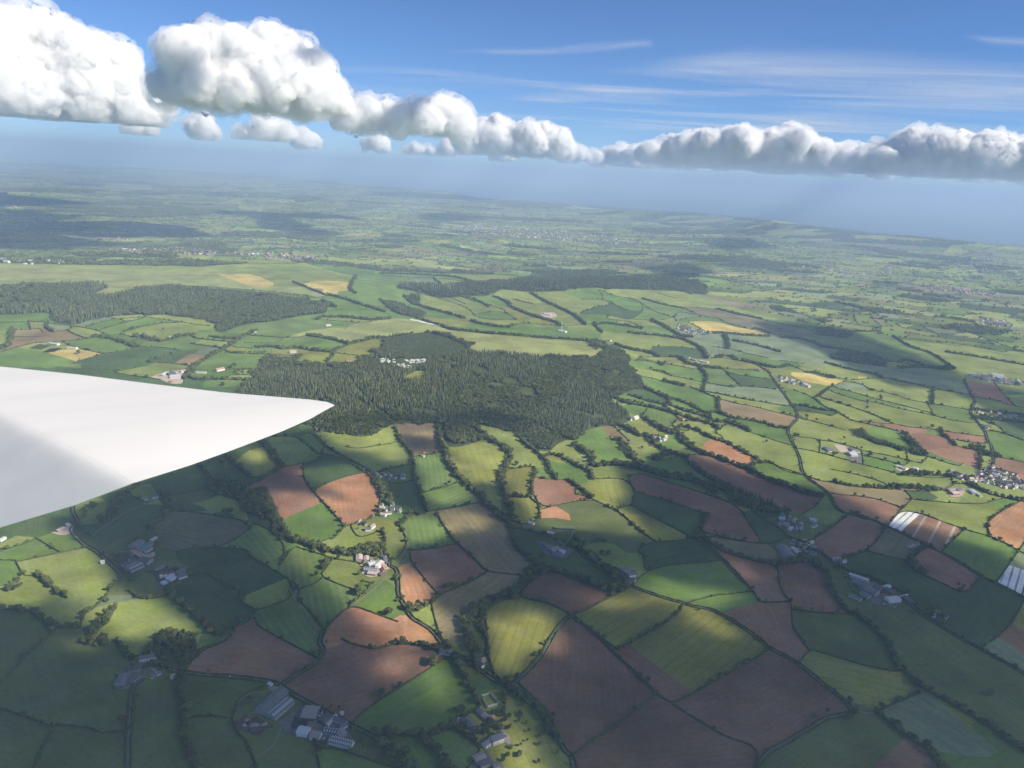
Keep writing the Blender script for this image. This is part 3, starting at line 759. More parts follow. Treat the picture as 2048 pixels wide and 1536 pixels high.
# kind, frame, x,y, short name
SEEDS = """
p A 100,180 light green meadow beside the wing
g A 120,240 bright green strip beside the lane
g A 300,170 small green field below the sandy yard
p A 300,330 broad lit meadow left of the lane
p A 60,450 lit pasture around the round tree clump
p A 750,650 lit sloping pasture with scattered trees
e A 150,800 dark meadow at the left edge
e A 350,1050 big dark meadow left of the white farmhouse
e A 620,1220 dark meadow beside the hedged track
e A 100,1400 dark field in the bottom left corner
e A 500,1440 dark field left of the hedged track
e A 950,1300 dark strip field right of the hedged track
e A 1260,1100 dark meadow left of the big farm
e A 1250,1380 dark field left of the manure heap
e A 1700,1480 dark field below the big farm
r A 1500,850 dark red-brown field below the striped grass
d A 1500,400 dark blue-green crop field
d A 1300,560 smaller dark blue-green field
u A 1200,120 greyish brown field with curved hedge
d A 750,120 dark green field above the shaded farm
m A 1560,250 wedge of striped grass
m A 1650,720 dark striped grass field
m A 1850,320 lit striped grass field
m A 1950,540 second lit striped grass field
e A 880,470 rough patch by the farm
e A 1000,1150 dark plot
p 8 250,900 rough lit pasture under the wing tip
e 8 1150,600 dark field beneath the wing
e 8 1300,800 dark rounded field
y 8 1850,400 small lit yellow-green field
e 8 1500,470 scrubby dark field
p 8 680,700 lit patch by the white cottage
r D 250,850 large red ploughed field
o D 600,900 bright orange ploughed field
g D 380,1040 bright green field below the ploughed fields
d D 520,740 dark green field above the orange field
p D 650,1180 lit meadow beside the tree belt
p D 800,620 hillside pasture
p D 650,520 upper hillside pasture
p D 900,500 hill strip
q D 1050,540 steep brownish pasture
m D 1100,740 mown green field between two belts
m D 1200,880 striped green field
d D 900,870 dark green field inside the belts
y D 1350,680 long yellow-green hillside field
e D 1450,560 upper rough hill
y D 1650,560 curved yellow-green hill field
c D 1600,790 yellow rough crop plot
c D 1640,970 small rough crop plot
r D 1850,850 small red field with sheds
o D 1900,990 rounded orange field
p D 1980,690 green hill strip
p D 1900,590 upper hill strip
m D 1050,1100 striped light green field
p D 860,1150 lit meadow by the stream
r D 1180,1290 brown field above the tree line
o D 980,1380 narrow orange field by the lane
s D 1350,1090 tall pale field
p D 600,1330 paddock with pale patches
g D 820,1450 green field below the sunlit farm
g D 670,1400 small plot
g D 770,1400 narrow plot
o B 200,700 sunlit red field above the hedge
r B 250,900 big red-brown field
o B 480,740 sunlit red field above the hedge
o B 420,700 sunlit red field above the hedge
o B 330,730 sunlit red field above the hedge
g B 520,1100 vivid green triangular field
s B 650,700 pale stubble field with long shadow
s B 800,430 upper stubble part
b B 1300,480 dark brown field between belts
c B 1050,750 yellow-green crop field with tramlines
b B 1450,950 large dark brown field
c B 1650,640 dark striped crop field
c C 150,800 striped crop field with lit crest
b B 1900,1000 narrow brown strip
b C 300,1150 large brown field by the lane
b B 1900,1350 brown field at the bottom
e C 900,1400 dark brown-green field at the bottom
r C 1330,1480 finely striped pink field
v C 1550,1250 blue-green field with dark rows
y C 1000,1020 olive field between hedges
e C 950,750 dark green field under the red field
e C 1500,850 very dark wide field
d C 1750,650 dark green field at right
d C 1400,480 dark green field behind the farm
r C 480,650 curved brown field
r C 400,420 brown field with lit patch
r C 720,450 rounded red field
g C 200,400 green field with lit left part
g C 250,540 small lit green wedge
r C 1050,160 dark brown field beside the village
u C 1200,170 small green dark
e A 880,330 plots between the shaded barns
e A 790,190 paddock above the shaded barns
e A 700,330 yard plot beside the lane
e C 700,110 hamlet gardens
e C 750,210 lane-side plots
e C 610,245 barn yard plot
r C 1600,350 brown field beside the lane
g C 1720,250 green field below the striped rows
r C 2000,700 red field at the right edge
k C 1330,50 white plastic rows
j C 1500,120 brown field with pale rows
k C 2020,380 white plastic rows at the right edge
p C 1650,60 light green field
o C 1980,120 sunlit red field at right edge
e B 850,950 small plot
g B 850,1050 rough strip beside the lane
g B 650,1420 dark green field by the manor
y B 1150,1400 lit park with small trees
d B 1150,200 dark meadow
d B 1300,300 rough valley
p B 1600,200 large rolling pasture
e B 1530,100 valley plot
y E 100,850 yellow-green field by the belt
y E 330,1030 green field with lit corner
d E 500,1000 dark green triangular field
d E 550,1200 dark green field with wavy hedge
g E 600,1370 green field with soft lit band
r E 700,950 long pink-red field
o E 750,590 bright orange strip field
r E 1000,800 long red strip field
d E 1050,1080 dark green wedge
u E 900,1190 dark green long
p E 1350,680 wide lit pasture
p E 950,580 lit pasture with a clump of trees
g E 1080,730 green field under the orange strip
g E 400,250 long green striped field
q E 950,400 brown field with round copse
v E 850,250 pale blue-green field
g E 1100,500 green field beside the road
p E 620,460 yellow-green strip
p E 600,540 yellow strip
m E 420,400 pale mown square
y E 300,460 small bright field
p E 340,600 small green field
g E 100,590 bright green wedge at the wood
r E 1650,930 brown field below the pasture
q E 100,500 small brownish field
p 7 500,450 green
g 7 700,490 bright green strip
r 7 1150,540 wide red field
r 7 900,450 red arm
r 7 1500,700 red field by the village
r 7 1550,560 pale red strip
g 7 1850,650 dark green field at right
r 7 1900,800 red field behind the village
p 7 1800,440 light field
r 7 1700,110 red field in shade
d 7 1950,130 shaded green
p 7 1650,230 lit field
p 7 900,70 broad mottled pasture
p 7 1380,170 pasture
p 7 900,200 strip pasture
p 7 1000,340 long pasture
p 7 600,370 pasture strip
p 7 400,230 strip
p 7 1550,450 wide field
p 7 300,800 wide lit meadow
p 7 900,960 meadow
p 7 300,600 meadow with glasshouses
g 7 700,740 green strip
p 7 1200,800 field
s 7 600,1030 pale field
p 7 1300,1060 light field by the farm
a 3 1200,710 airfield grass
a 3 300,540 airfield grass
w 4 1400,490 ripe yellow field
u 4 1500,430 brown shaded field
g 4 300,240 wide green field
d 4 150,310 green field
g 4 680,360 green field
v 4 1000,360 pale blue-green field
g 4 100,390 green field
g 4 250,510 green field
v 4 1750,660 blue-green field with rows
v 4 1550,740 blue-green field
w 4 600,720 yellow patch
p 4 520,600 pale valley field
g 3 1200,550 small valley meadow
p 3 1350,550 valley pasture left of the mast
g 3 950,460 rounded valley field
g 3 600,480 green valley field below the airfield belt
p 3 500,390 pale slope field
g 3 1000,380 slope field
p 3 1180,370 slope pasture
g 3 1650,470 green valley field
g 3 1750,610 green strip beyond the wood
y 3 690,525 small bright valley field
p 3 1500,460 small plot by the factory
g 3 1000,585 green strip in the valley
p 3 1600,560 valley meadow right of the mast
g 3 1900,570 wide valley meadow
p 3 750,400 slope strip
d 4 830,730 green
w 5 300,720 ripe field
w 5 350,780 ripe strip
w 5 700,740 small ripe strip
p 5 400,660 green
v 5 650,640 pale blue
v 5 1200,740 shaded field
p 5 1700,640 lit field
g 1 1100,680 green field
d 1 1300,800 blue-green field
g 1 300,780 green field by the wing
p 1 750,880 light green
w 1 750,770 sandy field
q 1 300,630 brownish field
s 1 250,540 pale field
p 1 1500,520 rough field
g 1 1300,500 green strip
g 1 1000,480 green strip
q 1 2000,810 brown
g 1 1900,680 green
p 1 1700,920 pale field
g 2 450,850 deep green square field
p 2 500,940 light strip
p 2 450,990 light strip
g 2 300,1080 green field by the wood
w 2 1500,80 tan field
q 2 1350,90 tan
a 2 900,100 plateau grass
a 2 1600,560 airfield west
a 2 1800,500 airfield west
a 2 1900,560 airfield
y 2 1750,700 bright square field
g 2 1100,650 green field
g 2 1300,680 green field
g 2 750,600 green field
y 2 1250,800 small bright field
y 2 1550,810 small bright field
a L 1000,540 plateau airfield
a L 300,500 plateau airfield
w L 1500,550 tan patch
w L 1950,590 tan field
y D 980,160 clearing
"""
ZTOP = P("-900,545 -300,535 0,527 400,533 700,533 760,543 1000,550 1260,560 1400,590 1470,615 1560,640 1640,650 1760,675 1900,690 2048,705 2300,730 2900,790")

# ------------------------------------------------------------------ height grid, terrain, fields
NR, NA = 720, 420
R0g, R1g, A0g, A1g = math.log(250.0), math.log(75000.0), R(-62), R(62)
_lr = np.linspace(R0g, R1g, NR); _aa = np.linspace(A0g, A1g, NA)
_RR, _AA = np.meshgrid(np.exp(_lr), _aa, indexing='ij')
HG = H(_RR*np.sin(_AA), _RR*np.cos(_AA))
def H(x, y):
    x = np.asarray(x, float); y = np.asarray(y, float)
    r = np.log(np.maximum(np.hypot(x, y), 251)); a = np.arctan2(x, y)
    u = np.clip((r-R0g)/(R1g-R0g)*(NR-1), 0, NR-1.001); v = np.clip((a-A0g)/(A1g-A0g)*(NA-1), 0, NA-1.001)
    i = u.astype(int); j = v.astype(int); fu = u-i; fv = v-j
    return (HG[i, j]*(1-fu)+HG[i+1, j]*fu)*(1-fv)+(HG[i, j+1]*(1-fu)+HG[i+1, j+1]*fu)*fv
def H1(x, y): return float(H(np.array([x]), np.array([y]))[0])
def catmull(p, k=4):
    p = [np.array(q, float) for q in p]
    if len(p) < 3:
        return [p[0]+(p[1]-p[0])*t/k for t in range(k)]+[p[1]]
    out = []
    for i in range(len(p)-1):
        a = p[i-1] if i else 2*p[0]-p[1]; b, c = p[i], p[i+1]; d = p[i+2] if i+2 < len(p) else 2*p[-1]-p[-2]
        for t in range(k):
            t /= k
            out.append(.5*((2*b)+(c-a)*t+(2*a-5*b+4*c-d)*t*t+(3*b-a-3*c+d)*t**3))
    out.append(p[-1]); return out
SNAPLOG = 0
lines = []
for ln in LINES.strip().split('\n'):
    ty, fr, s = ln.split(' ', 2); pts = fp(fr, s)
    for e in (0, -1):
        x, y = pts[e]
        if x <= 12 or x >= 2036 or y >= 1524:
            q = pts[1] if e == 0 else pts[-2]; dx, dy = x-q[0], y-q[1]; L = math.hypot(dx, dy)+1e-6
            if (-75 < x <= 12 or 2036 <= x < 2120 or 1524 <= y < 1610):
                pts[e] = (x+dx/L*75, y+dy/L*75)
    sm = np.array(catmull(pts, 4)) if ty != 'n' or len(pts) > 9 else np.array(catmull(pts, 3))
    lines.append([ty, sm])
lines.append(['x', np.array([(-42, y) for y in range(545, 1580, 40)]+[(x, 1578) for x in range(-42, 2092, 40)]+[(2092, y) for y in range(1578, 610, -40)])])
# snap the ends of every line to its neighbour
for i, (ty, sm) in enumerate(lines):
    if ty == 'x': continue
    for e in (0, -1):
        p = sm[e].copy(); tol = 20 if p[1] > 900 else (10 if p[1] > 700 else 6); best = (tol, None)
        q0 = sm[1] if e == 0 else sm[-2]; own = (p-q0)/(np.hypot(*(p-q0))+1e-9)
        for j, (t2, s2) in enumerate(lines):
            if j == i: continue
            if p[0] < s2[:, 0].min()-22 or p[0] > s2[:, 0].max()+22 or p[1] < s2[:, 1].min()-22 or p[1] > s2[:, 1].max()+22: continue
            a = s2[:-1]; b = s2[1:]; d = b-a
            t = np.clip(((p-a)*d).sum(1)/((d*d).sum(1)+1e-9), 0, 1); q = a+d*t[:, None]; L = np.hypot(*(q-p).T); k = L.argmin()
            if t2 == 't': continue
            if L[k] < best[0]: best = (L[k], q[k])
        if best[1] is not None:
            d = best[1]-q0; sm[e] = best[1]+d/(np.hypot(*d)+1e-9)*1.3
        elif SNAPLOG and 0 < p[0] < 2048 and p[1] < 1536 and ty != 't': print('loose', ty, i, p.round())
for L in lines:
    L.append(unproj(L[1]))
ZONE = unproj(np.array(ZTOP+[(2900, 1750), (1024, 1750), (-900, 1750)]))
woods = []
for ln in WOODS.strip().split('\n'):
    k, nm, s = ln.split('|'); fr, s = s.split(' ', 1); woods.append((k, nm, unproj(fp(fr, s))))
# ---- countryside beyond the survey: wandering rings and cross hedges
ev, ee, ekind = [], [], []
def add_line(pts, kind):
    i0 = len(ev); ev.extend(Vector((float(a), float(b))) for a, b in pts)
    for k in range(len(pts)-1): ee.append((i0+k, i0+k+1)); ekind.append(kind)
for i, (ty, sm, g) in enumerate(lines): add_line(g, i)
add_line(np.vstack([ZONE, ZONE[:1]]), 'zone')
for k, nm, wp in woods:
    q = np.array(catmull([tuple(a) for a in np.vstack([wp, wp[:1]])], 3)); add_line(q, 'wood')
CI = catmull([tuple(c) for c in COAST], 3)
CI = np.array(CI); CI = CI+np.stack([np.interp(np.arange(len(CI)), np.arange(len(CI)), [rnd.uniform(-120, 120) for _ in CI]), [rnd.uniform(-120, 120) for _ in CI]], 1)
LAND = np.vstack([CI, [[60000, CI[-1][1]*.9], [60000, -4000], [-60000, -4000], [-60000, 44000]]])
add_line(np.vstack([LAND, LAND[:1]]), 'coast')
far_lines = []
r = 2300.0; prev = None; nrng = np.random.RandomState(5)
def warp(p):
    p = np.asarray(p, float); x, y = p[:, 0], p[:, 1]; d = np.hypot(x, y); w = 55+.05*d
    return np.stack([x+w*2.2*(fbm(x/(w*9), y/(w*9), 31, 3)-.5)*2, y+w*2.6*(fbm(x/(w*9), y/(w*9), 47, 3)-.5)*2], 1)
def dens(a, b, n): return np.stack([np.linspace(a[0], b[0], n), np.linspace(a[1], b[1], n)], 1)
while r < 40000:
    s = 88+.0125*r; r2 = r+s*nrng.uniform(.65, 1.3); st = s*1.5/r
    a = R(-46)
    angs = []
    while a < R(46): angs.append(a); a += st*nrng.uniform(.5, 1.5)
    for k in range(len(angs)-1):
        a0, a1 = angs[k], angs[k+1]; rr0 = r
        far_lines.append((dens((r*math.sin(a0), r*math.cos(a0)), (r*math.sin(a1), r*math.cos(a1)), 3 if r > 9000 else 4), r))
        sk = nrng.uniform(-.25, 1.0)*s/r2
        far_lines.append((dens((r*math.sin(a0), r*math.cos(a0)), (r2*math.sin(a0+sk), r2*math.cos(a0+sk)), 3), r))
    r = r2
kept_far = []
bp = np.vstack([g for _, _, g in lines])
allp = [warp(l) for l, _ in far_lines]
cat = np.vstack(allp); inz = inside(cat[:, 0], cat[:, 1], ZONE); inl = inside(cat[:, 0], cat[:, 1], LAND); k0 = 0
for p, (_, rr) in zip(allp, far_lines):
    n = len(p); ok = (~inz[k0:k0+n]).all() and inl[k0:k0+n].all(); k0 += n
    if ok and nrng.rand() > .06: kept_far.append((p, rr)); add_line(p, 'far')
# loose vertices so that the sheet follows the relief
rr = 500.0
while rr < 60000:
    st = max(26, rr*.022)/rr
    for a in np.arange(R(-50), R(50), st):
        ev.append(Vector((rr*math.sin(a)+nrng.uniform(-8, 8), rr*math.cos(a)+nrng.uniform(-8, 8))))
    rr += max(26, rr*.022)
import time; _t = time.time()
cv, ce, cf, ov, oe, of = delaunay_2d_cdt(ev, ee, [], 0, .02)
print('cdt', len(ev), len(ee), len(cf), time.time()-_t)
V2 = np.array([(v[0], v[1]) for v in cv]); T = np.array([f for f in cf if len(f) == 3])
blocked = set()
for (a, b), o in zip(ce, oe):
    for q in o:
        k = ekind[q] if q < len(ekind) else None
        if k is None: continue
        if isinstance(k, int) and lines[k][0] == 't': continue
        blocked.add((min(a, b), max(a, b))); break
ed = {}
for i, t in enumerate(T.tolist()):
    for a, b in ((t[0], t[1]), (t[1], t[2]), (t[2], t[0])):
        ed.setdefault((min(a, b), max(a, b)), []).append(i)
adj = [[] for _ in range(len(T))]
for e, fs in ed.items():
    if len(fs) == 2 and e not in blocked: adj[fs[0]].append(fs[1]); adj[fs[1]].append(fs[0])
A_, B_, C_ = V2[T[:, 0]], V2[T[:, 1]], V2[T[:, 2]]
cen = (A_+B_+C_)/3; area = np.abs((B_[:, 0]-A_[:, 0])*(C_[:, 1]-A_[:, 1])-(C_[:, 0]-A_[:, 0])*(B_[:, 1]-A_[:, 1]))/2
tin_land = inside(cen[:, 0], cen[:, 1], LAND); tin_zone = inside(cen[:, 0], cen[:, 1], ZONE)
def sgn(p, a, b): return (p[0]-b[:, 0])*(a[:, 1]-b[:, 1])-(a[:, 0]-b[:, 0])*(p[1]-b[:, 1])
def find_tri(p):
    d1, d2, d3 = sgn(p, A_, B_), sgn(p, B_, C_), sgn(p, C_, A_)
    ok = ~(((d1 < 0) | (d2 < 0) | (d3 < 0)) & ((d1 > 0) | (d2 > 0) | (d3 > 0)))
    w_ = np.where(ok)[0]
    return int(w_[0]) if len(w_) else -1
# flood the fields from their seeds, wide ground first, so that small gaps in a hedge do not let one field into the next
from mathutils.kdtree import KDTree
import heapq
bpts = set()
for a, b in blocked: bpts.add(a); bpts.add(b)
kd = KDTree(len(bpts))
for a in bpts: kd.insert((V2[a, 0], V2[a, 1], 0), a)
kd.balance()
clear = np.array([kd.find((c[0], c[1], 0))[2] for c in cen])
reg = np.full(len(T), -1); rkind, rname = {}, {}; heap = []; nreg = 0
inwood = np.full(len(T), -1)
for wi, (k, nm, wp) in enumerate(woods):
    inwood[inside(cen[:, 0], cen[:, 1], wp) & (inwood < 0)] = wi
seedpts = []
for ln in SEEDS.strip().split('\n'):
    kk, fr, xy, nm = ln.split(' ', 3); seedpts.append((kk, fp(fr, xy)[0], nm))
sg = unproj([q[1] for q in seedpts])
clr_poly = unproj(fp('D', "905,170 1000,125 1060,130 1030,190"))
inwood[inside(cen[:, 0], cen[:, 1], clr_poly)] = -1
stri = {}
for (kk, q, nm), p in zip(seedpts, sg):
    t = find_tri(p)
    if t >= 0 and inwood[t] < 0 and t not in stri: stri[t] = (kk, nm)
# basins: ground that widens out; two basins stay apart where the neck between them is narrow
uf = np.arange(len(T)); peak = clear.copy(); base = np.full(len(T), -1)
def root(i):
    while uf[i] != i: uf[i] = uf[uf[i]]; i = uf[i]
    return i
for i in np.argsort(-clear):
    if inwood[i] >= 0: continue
    rs = sorted({root(base[w_]) for w_ in adj[i] if base[w_] >= 0}, key=lambda q: -peak[q])
    if not rs: base[i] = i; continue
    base[i] = rs[0]
    for q in rs[1:]:
        if clear[i] > .5*peak[q] or peak[q] < 7: uf[q] = rs[0]
basin = np.array([root(b) if b >= 0 else -1 for b in base])
members = {}
for t, q in stri.items(): members.setdefault(basin[t], []).append(t)
for bs, ts in members.items():
    hp = []
    for t in ts:
        rkind[nreg], rname[nreg] = stri[t]; reg[t] = nreg; nreg += 1; hp.append((-clear[t], t))
    heapq.heapify(hp)
    while hp:
        _, i = heapq.heappop(hp)
        for w_ in adj[i]:
            if reg[w_] < 0 and basin[w_] == bs: reg[w_] = reg[i]; heapq.heappush(hp, (-clear[w_], w_))
bid = {}
for i in range(len(T)):
    if reg[i] < 0 and basin[i] >= 0:
        if basin[i] not in bid: bid[basin[i]] = nreg; nreg += 1
        reg[i] = bid[basin[i]]
for wi in range(len(woods)):
    reg[inwood == wi] = nreg; rkind[nreg] = 'f'; rname[nreg] = woods[wi][1]; nreg += 1
rarea = np.bincount(reg, area, nreg)
KCOL = {  # grass, crops and soils
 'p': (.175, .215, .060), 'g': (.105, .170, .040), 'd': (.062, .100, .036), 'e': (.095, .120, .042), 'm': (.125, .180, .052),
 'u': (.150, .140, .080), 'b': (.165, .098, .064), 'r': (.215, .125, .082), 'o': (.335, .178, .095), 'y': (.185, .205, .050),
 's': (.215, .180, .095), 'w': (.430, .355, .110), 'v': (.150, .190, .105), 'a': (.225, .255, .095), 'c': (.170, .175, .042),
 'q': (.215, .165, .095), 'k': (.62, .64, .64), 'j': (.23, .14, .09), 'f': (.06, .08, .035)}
KN = {'p': 'pasture', 'g': 'meadow', 'd': 'green_crop_field', 'e': 'rough_pasture', 'm': 'mown_field', 'u': 'fallow_field', 'b': 'brown_field', 'r': 'red_field',
      'o': 'ploughed_field', 'y': 'yellow_green_field', 's': 'stubble_field', 'w': 'ripe_field', 'v': 'barley_field', 'a': 'airfield_grass', 'c': 'crop_field',
      'q': 'tilled_field', 'k': 'fleece_covered_field', 'j': 'row_crop_field', 'f': 'woodland_floor'}
#       stripe spacing, width fraction, strength, second colour
KST = {'m': (14, .5, .4, (.085, .15, .04)), 'c': (17, .14, .3, (.09, .11, .03)), 'r': (9, .35, .12, (.15, .075, .055)), 'o': (11, .3, .15, (.25, .12, .075)),
       'b': (10, .35, .13, (.09, .06, .04)), 'v': (24, .12, .45, (.10, .16, .10)), 'k': (14, .22, .9, (.12, .12, .07)), 'j': (34, .12, .9, (.50, .48, .42)), 's': (16, .4, .3, (.17, .16, .07)),
       'y': (20, .1, .3, (.12, .14, .03)), 'd': (24, .08, .35, (.04, .08, .035)), 'g': (20, .1, .2, (.07, .14, .04)), 'u': (15, .4, .25, (.11, .11, .05)), 'w': (24, .08, .3, (.33, .26, .09)), 'q': (14, .4, .2, (.17, .14, .07))}
def field_mat(k):
    m = bpy.data.materials.new('soil_'+KN[k]); m.use_nodes = True; n = m.node_tree; b = n.nodes['Principled BSDF']; b.inputs['Roughness'].default_value = .95; b.inputs['Specular IOR Level'].default_value = .1
    lk = n.links.new; N = n.nodes.new
    g = N('ShaderNodeNewGeometry')
    def noise(sc, det, lo, hi):
        t = N('ShaderNodeTexNoise'); t.inputs['Scale'].default_value = sc; t.inputs['Detail'].default_value = det; t.inputs['Roughness'].default_value = .6; lk(g.outputs['Position'], t.inputs['Vector'])
        r_ = N('ShaderNodeMapRange'); r_.inputs[1].default_value = .3; r_.inputs[2].default_value = .7; r_.inputs[3].default_value = lo; r_.inputs[4].default_value = hi; lk(t.outputs['Fac'], r_.inputs[0]); return r_.outputs[0]
    col = KCOL[k]; cur = None
    if k in KST:
        sp, wd, stg, c2 = KST[k]
        uv = N('ShaderNodeUVMap'); sx = N('ShaderNodeSeparateXYZ'); lk(uv.outputs[0], sx.inputs[0])
        md = N('ShaderNodeMath'); md.operation = 'MODULO'; md.inputs[1].default_value = sp
        ad = N('ShaderNodeMath'); ad.operation = 'ADD'; ad.inputs[1].default_value = 50000; lk(sx.outputs[1], ad.inputs[0]); lk(ad.outputs[0], md.inputs[0])
        lt = N('ShaderNodeMapRange'); lt.interpolation_type = 'SMOOTHSTEP'; lt.inputs[1].default_value = sp*wd; lt.inputs[2].default_value = sp*wd+sp*.1; lt.inputs[3].default_value = stg; lt.inputs[4].default_value = 0; lk(md.outputs[0], lt.inputs[0])
        mu = N('ShaderNodeMath'); mu.operation = 'MULTIPLY'; lk(lt.outputs[0], mu.inputs[0]); lk(noise(.012, 3, .3, 1.2), mu.inputs[1])
        mx = N('ShaderNodeMix'); mx.data_type = 'RGBA'; mx.inputs[6].default_value = (*col, 1); mx.inputs[7].default_value = (*c2, 1); lk(mu.outputs[0], mx.inputs[0]); cur = mx.outputs[2]
    oi = N('ShaderNodeObjectInfo')
    hs = N('ShaderNodeHueSaturation'); hs.inputs['Color'].default_value = (*col, 1)
    if cur: lk(cur, hs.inputs['Color'])
    r1 = N('ShaderNodeMapRange'); r1.inputs[3].default_value = .88; r1.inputs[4].default_value = 1.12; lk(oi.outputs['Random'], r1.inputs[0])
    a1 = N('ShaderNodeMath'); a1.operation = 'MULTIPLY'; lk(r1.outputs[0], a1.inputs[0]); lk(noise(.008, 6, .66, 1.28), a1.inputs[1])
    a2 = N('ShaderNodeMath'); a2.operation = 'MULTIPLY'; lk(a1.outputs[0], a2.inputs[0]); lk(noise(.12, 4, .88, 1.12), a2.inputs[1])
    uv2 = N('ShaderNodeUVMap'); mp2 = N('ShaderNodeMapping'); mp2.inputs['Scale'].default_value = (.007, .13, 1); t2 = N('ShaderNodeTexNoise'); t2.inputs['Scale'].default_value = 1; t2.inputs['Detail'].default_value = 5; t2.inputs['Roughness'].default_value = .65
    lk(uv2.outputs[0], mp2.inputs[0]); lk(mp2.outputs[0], t2.inputs['Vector']); r2 = N('ShaderNodeMapRange'); r2.inputs[1].default_value = .3; r2.inputs[2].default_value = .7; r2.inputs[3].default_value = .91; r2.inputs[4].default_value = 1.09; lk(t2.outputs['Fac'], r2.inputs[0])
    a3 = N('ShaderNodeMath'); a3.operation = 'MULTIPLY'; lk(a2.outputs[0], a3.inputs[0]); lk(r2.outputs[0], a3.inputs[1]); lk(a3.outputs[0], hs.inputs['Value'])
    h1 = noise(.006, 3, .49, .512); lk(h1, hs.inputs['Hue']); lk(noise(.02, 3, .85, 1.1), hs.inputs['Saturation'])
    lk(hs.outputs[0], b.inputs['Base Color']); return m
for k in KCOL:
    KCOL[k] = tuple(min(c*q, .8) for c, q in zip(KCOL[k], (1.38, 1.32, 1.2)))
FM = {k: field_mat(k) for k in KCOL}
zreg = np.zeros(nreg, bool)
zmask = (np.bincount(reg, area*tin_zone, nreg) > .6*rarea)
Z3 = H(V2[:, 0], V2[:, 1])
def region_axis(tr):
    c = cen[tr]; w_ = area[tr][:, None]; m_ = (c*w_).sum(0)/w_.sum(); d = (c-m_)*np.sqrt(w_)
    e, v = np.linalg.eigh(d.T@d); return v[:, 1]
far_pal = np.array([KCOL[k] for k in 'ppppgggmmyvdpavu'])
order = np.argsort(reg, kind='stable'); bounds = np.searchsorted(reg[order], np.arange(nreg+1))
fcol = np.zeros((len(T), 3)); is_far = np.zeros(len(T), bool); far_wood = []
nfield = 0
PX, PY, _w = proj(cen[:, 0], cen[:, 1], H(cen[:, 0], cen[:, 1]))
for g in range(nreg):
    tr = order[bounds[g]:bounds[g+1]]
    if not tin_land[tr].mean() > .5: fcol[tr] = -1; continue
    inf = (PX[tr] > -45).any() and (PX[tr] < 2095).any()
    if g in rkind or (zmask[g] and rarea[g] < 6e5 and rarea[g] > 300 and inf):
        k = rkind.get(g)
        if k is None: c_ = cen[tr].mean(0); k = 'ppgmgvpygpdp'[int(_h(np.array([c_[0]//60]), np.array([c_[1]//60]), 9)[0]*11.99)]
        if k in 'bcr' : ax = region_axis(tr)
        else:
            ax = region_axis(tr)
        vs, inv = np.unique(T[tr], return_inverse=True); F = inv.reshape(-1, 3)
        sg = (V2[T[tr[0], 1]]-V2[T[tr[0], 0]]); 
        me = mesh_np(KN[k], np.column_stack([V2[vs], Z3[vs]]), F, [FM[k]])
        uvl = me.uv_layers.new(name='rows'); P2 = V2[T[tr].ravel()]
        uvl.data.foreach_set('uv', np.stack([P2@ax, P2@np.array([-ax[1], ax[0]])], 1).astype(np.float32).ravel())
        obj(KN[k], me, kind='structure'); nfield += 1
    else:
        is_far[tr] = True; c = cen[tr].mean(0); q = _h(np.array([g, g, g]), np.array([1, 2, 3]), 77)
        d = math.hypot(*c)
        wood = (fbm(np.array([c[0]/2600]), np.array([c[1]/2600]), 61, 3)[0] > .64 or q[1] < .04) and rarea[g] < 3e6 and not zmask[g] and not (d > 11500 and q[2] < .65)
        if wood: fcol[tr] = KCOL['f']; far_wood.append(g)
        else: fcol[tr] = far_pal[int(q[0]*15.99)]*(.62+.75*q[2])*np.array([1.0, .97, 1.05])
print('fields', nfield, 'far woods', len(far_wood))
m = bpy.data.materials.new('far_country'); m.use_nodes = True; n = m.node_tree; b = n.nodes['Principled BSDF']; b.inputs['Roughness'].default_value = .95; b.inputs['Specular IOR Level'].default_value = .1
at = n.nodes.new('ShaderNodeAttribute'); at.attribute_name = 'Col'; g_ = n.nodes.new('ShaderNodeNewGeometry'); t_ = n.nodes.new('ShaderNodeTexNoise'); t_.inputs['Scale'].default_value = .004; t_.inputs['Detail'].default_value = 6
n.links.new(g_.outputs['Position'], t_.inputs['Vector']); h_ = n.nodes.new('ShaderNodeHueSaturation'); r_ = n.nodes.new('ShaderNodeMapRange'); r_.inputs[1].default_value = .3; r_.inputs[2].default_value = .7; r_.inputs[3].default_value = .7; r_.inputs[4].default_value = 1.25
n.links.new(t_.outputs['Fac'], r_.inputs[0]); n.links.new(r_.outputs[0], h_.inputs['Value']); n.links.new(at.outputs['Color'], h_.inputs['Color']); n.links.new(h_.outputs[0], b.inputs['Base Color'])
sel = is_far & (fcol[:, 0] >= 0); tr = np.where(sel)[0]; vs, inv = np.unique(T[tr], return_inverse=True)
me = mesh_np('ground', np.column_stack([V2[vs], Z3[vs]]), inv.reshape(-1, 3), [m])
ca = me.color_attributes.new('Col', 'FLOAT_COLOR', 'CORNER'); ca.data.foreach_set('color', np.repeat(np.column_stack([fcol[tr], np.ones(len(tr))]), 3, axis=0).astype(np.float32).ravel())
obj('ground', me, kind='structure')
sea = mat('sea_water', (.03, .07, .11), .25, spec=.5)
obj('sea', mesh_np('sea', [(-150000, -6000, -.5), (150000, -6000, -.5), (150000, 190000, -.5), (-150000, 190000, -.5)], [[0, 1, 2, 3]], [sea]), kind='structure')

EXTRA_T = []
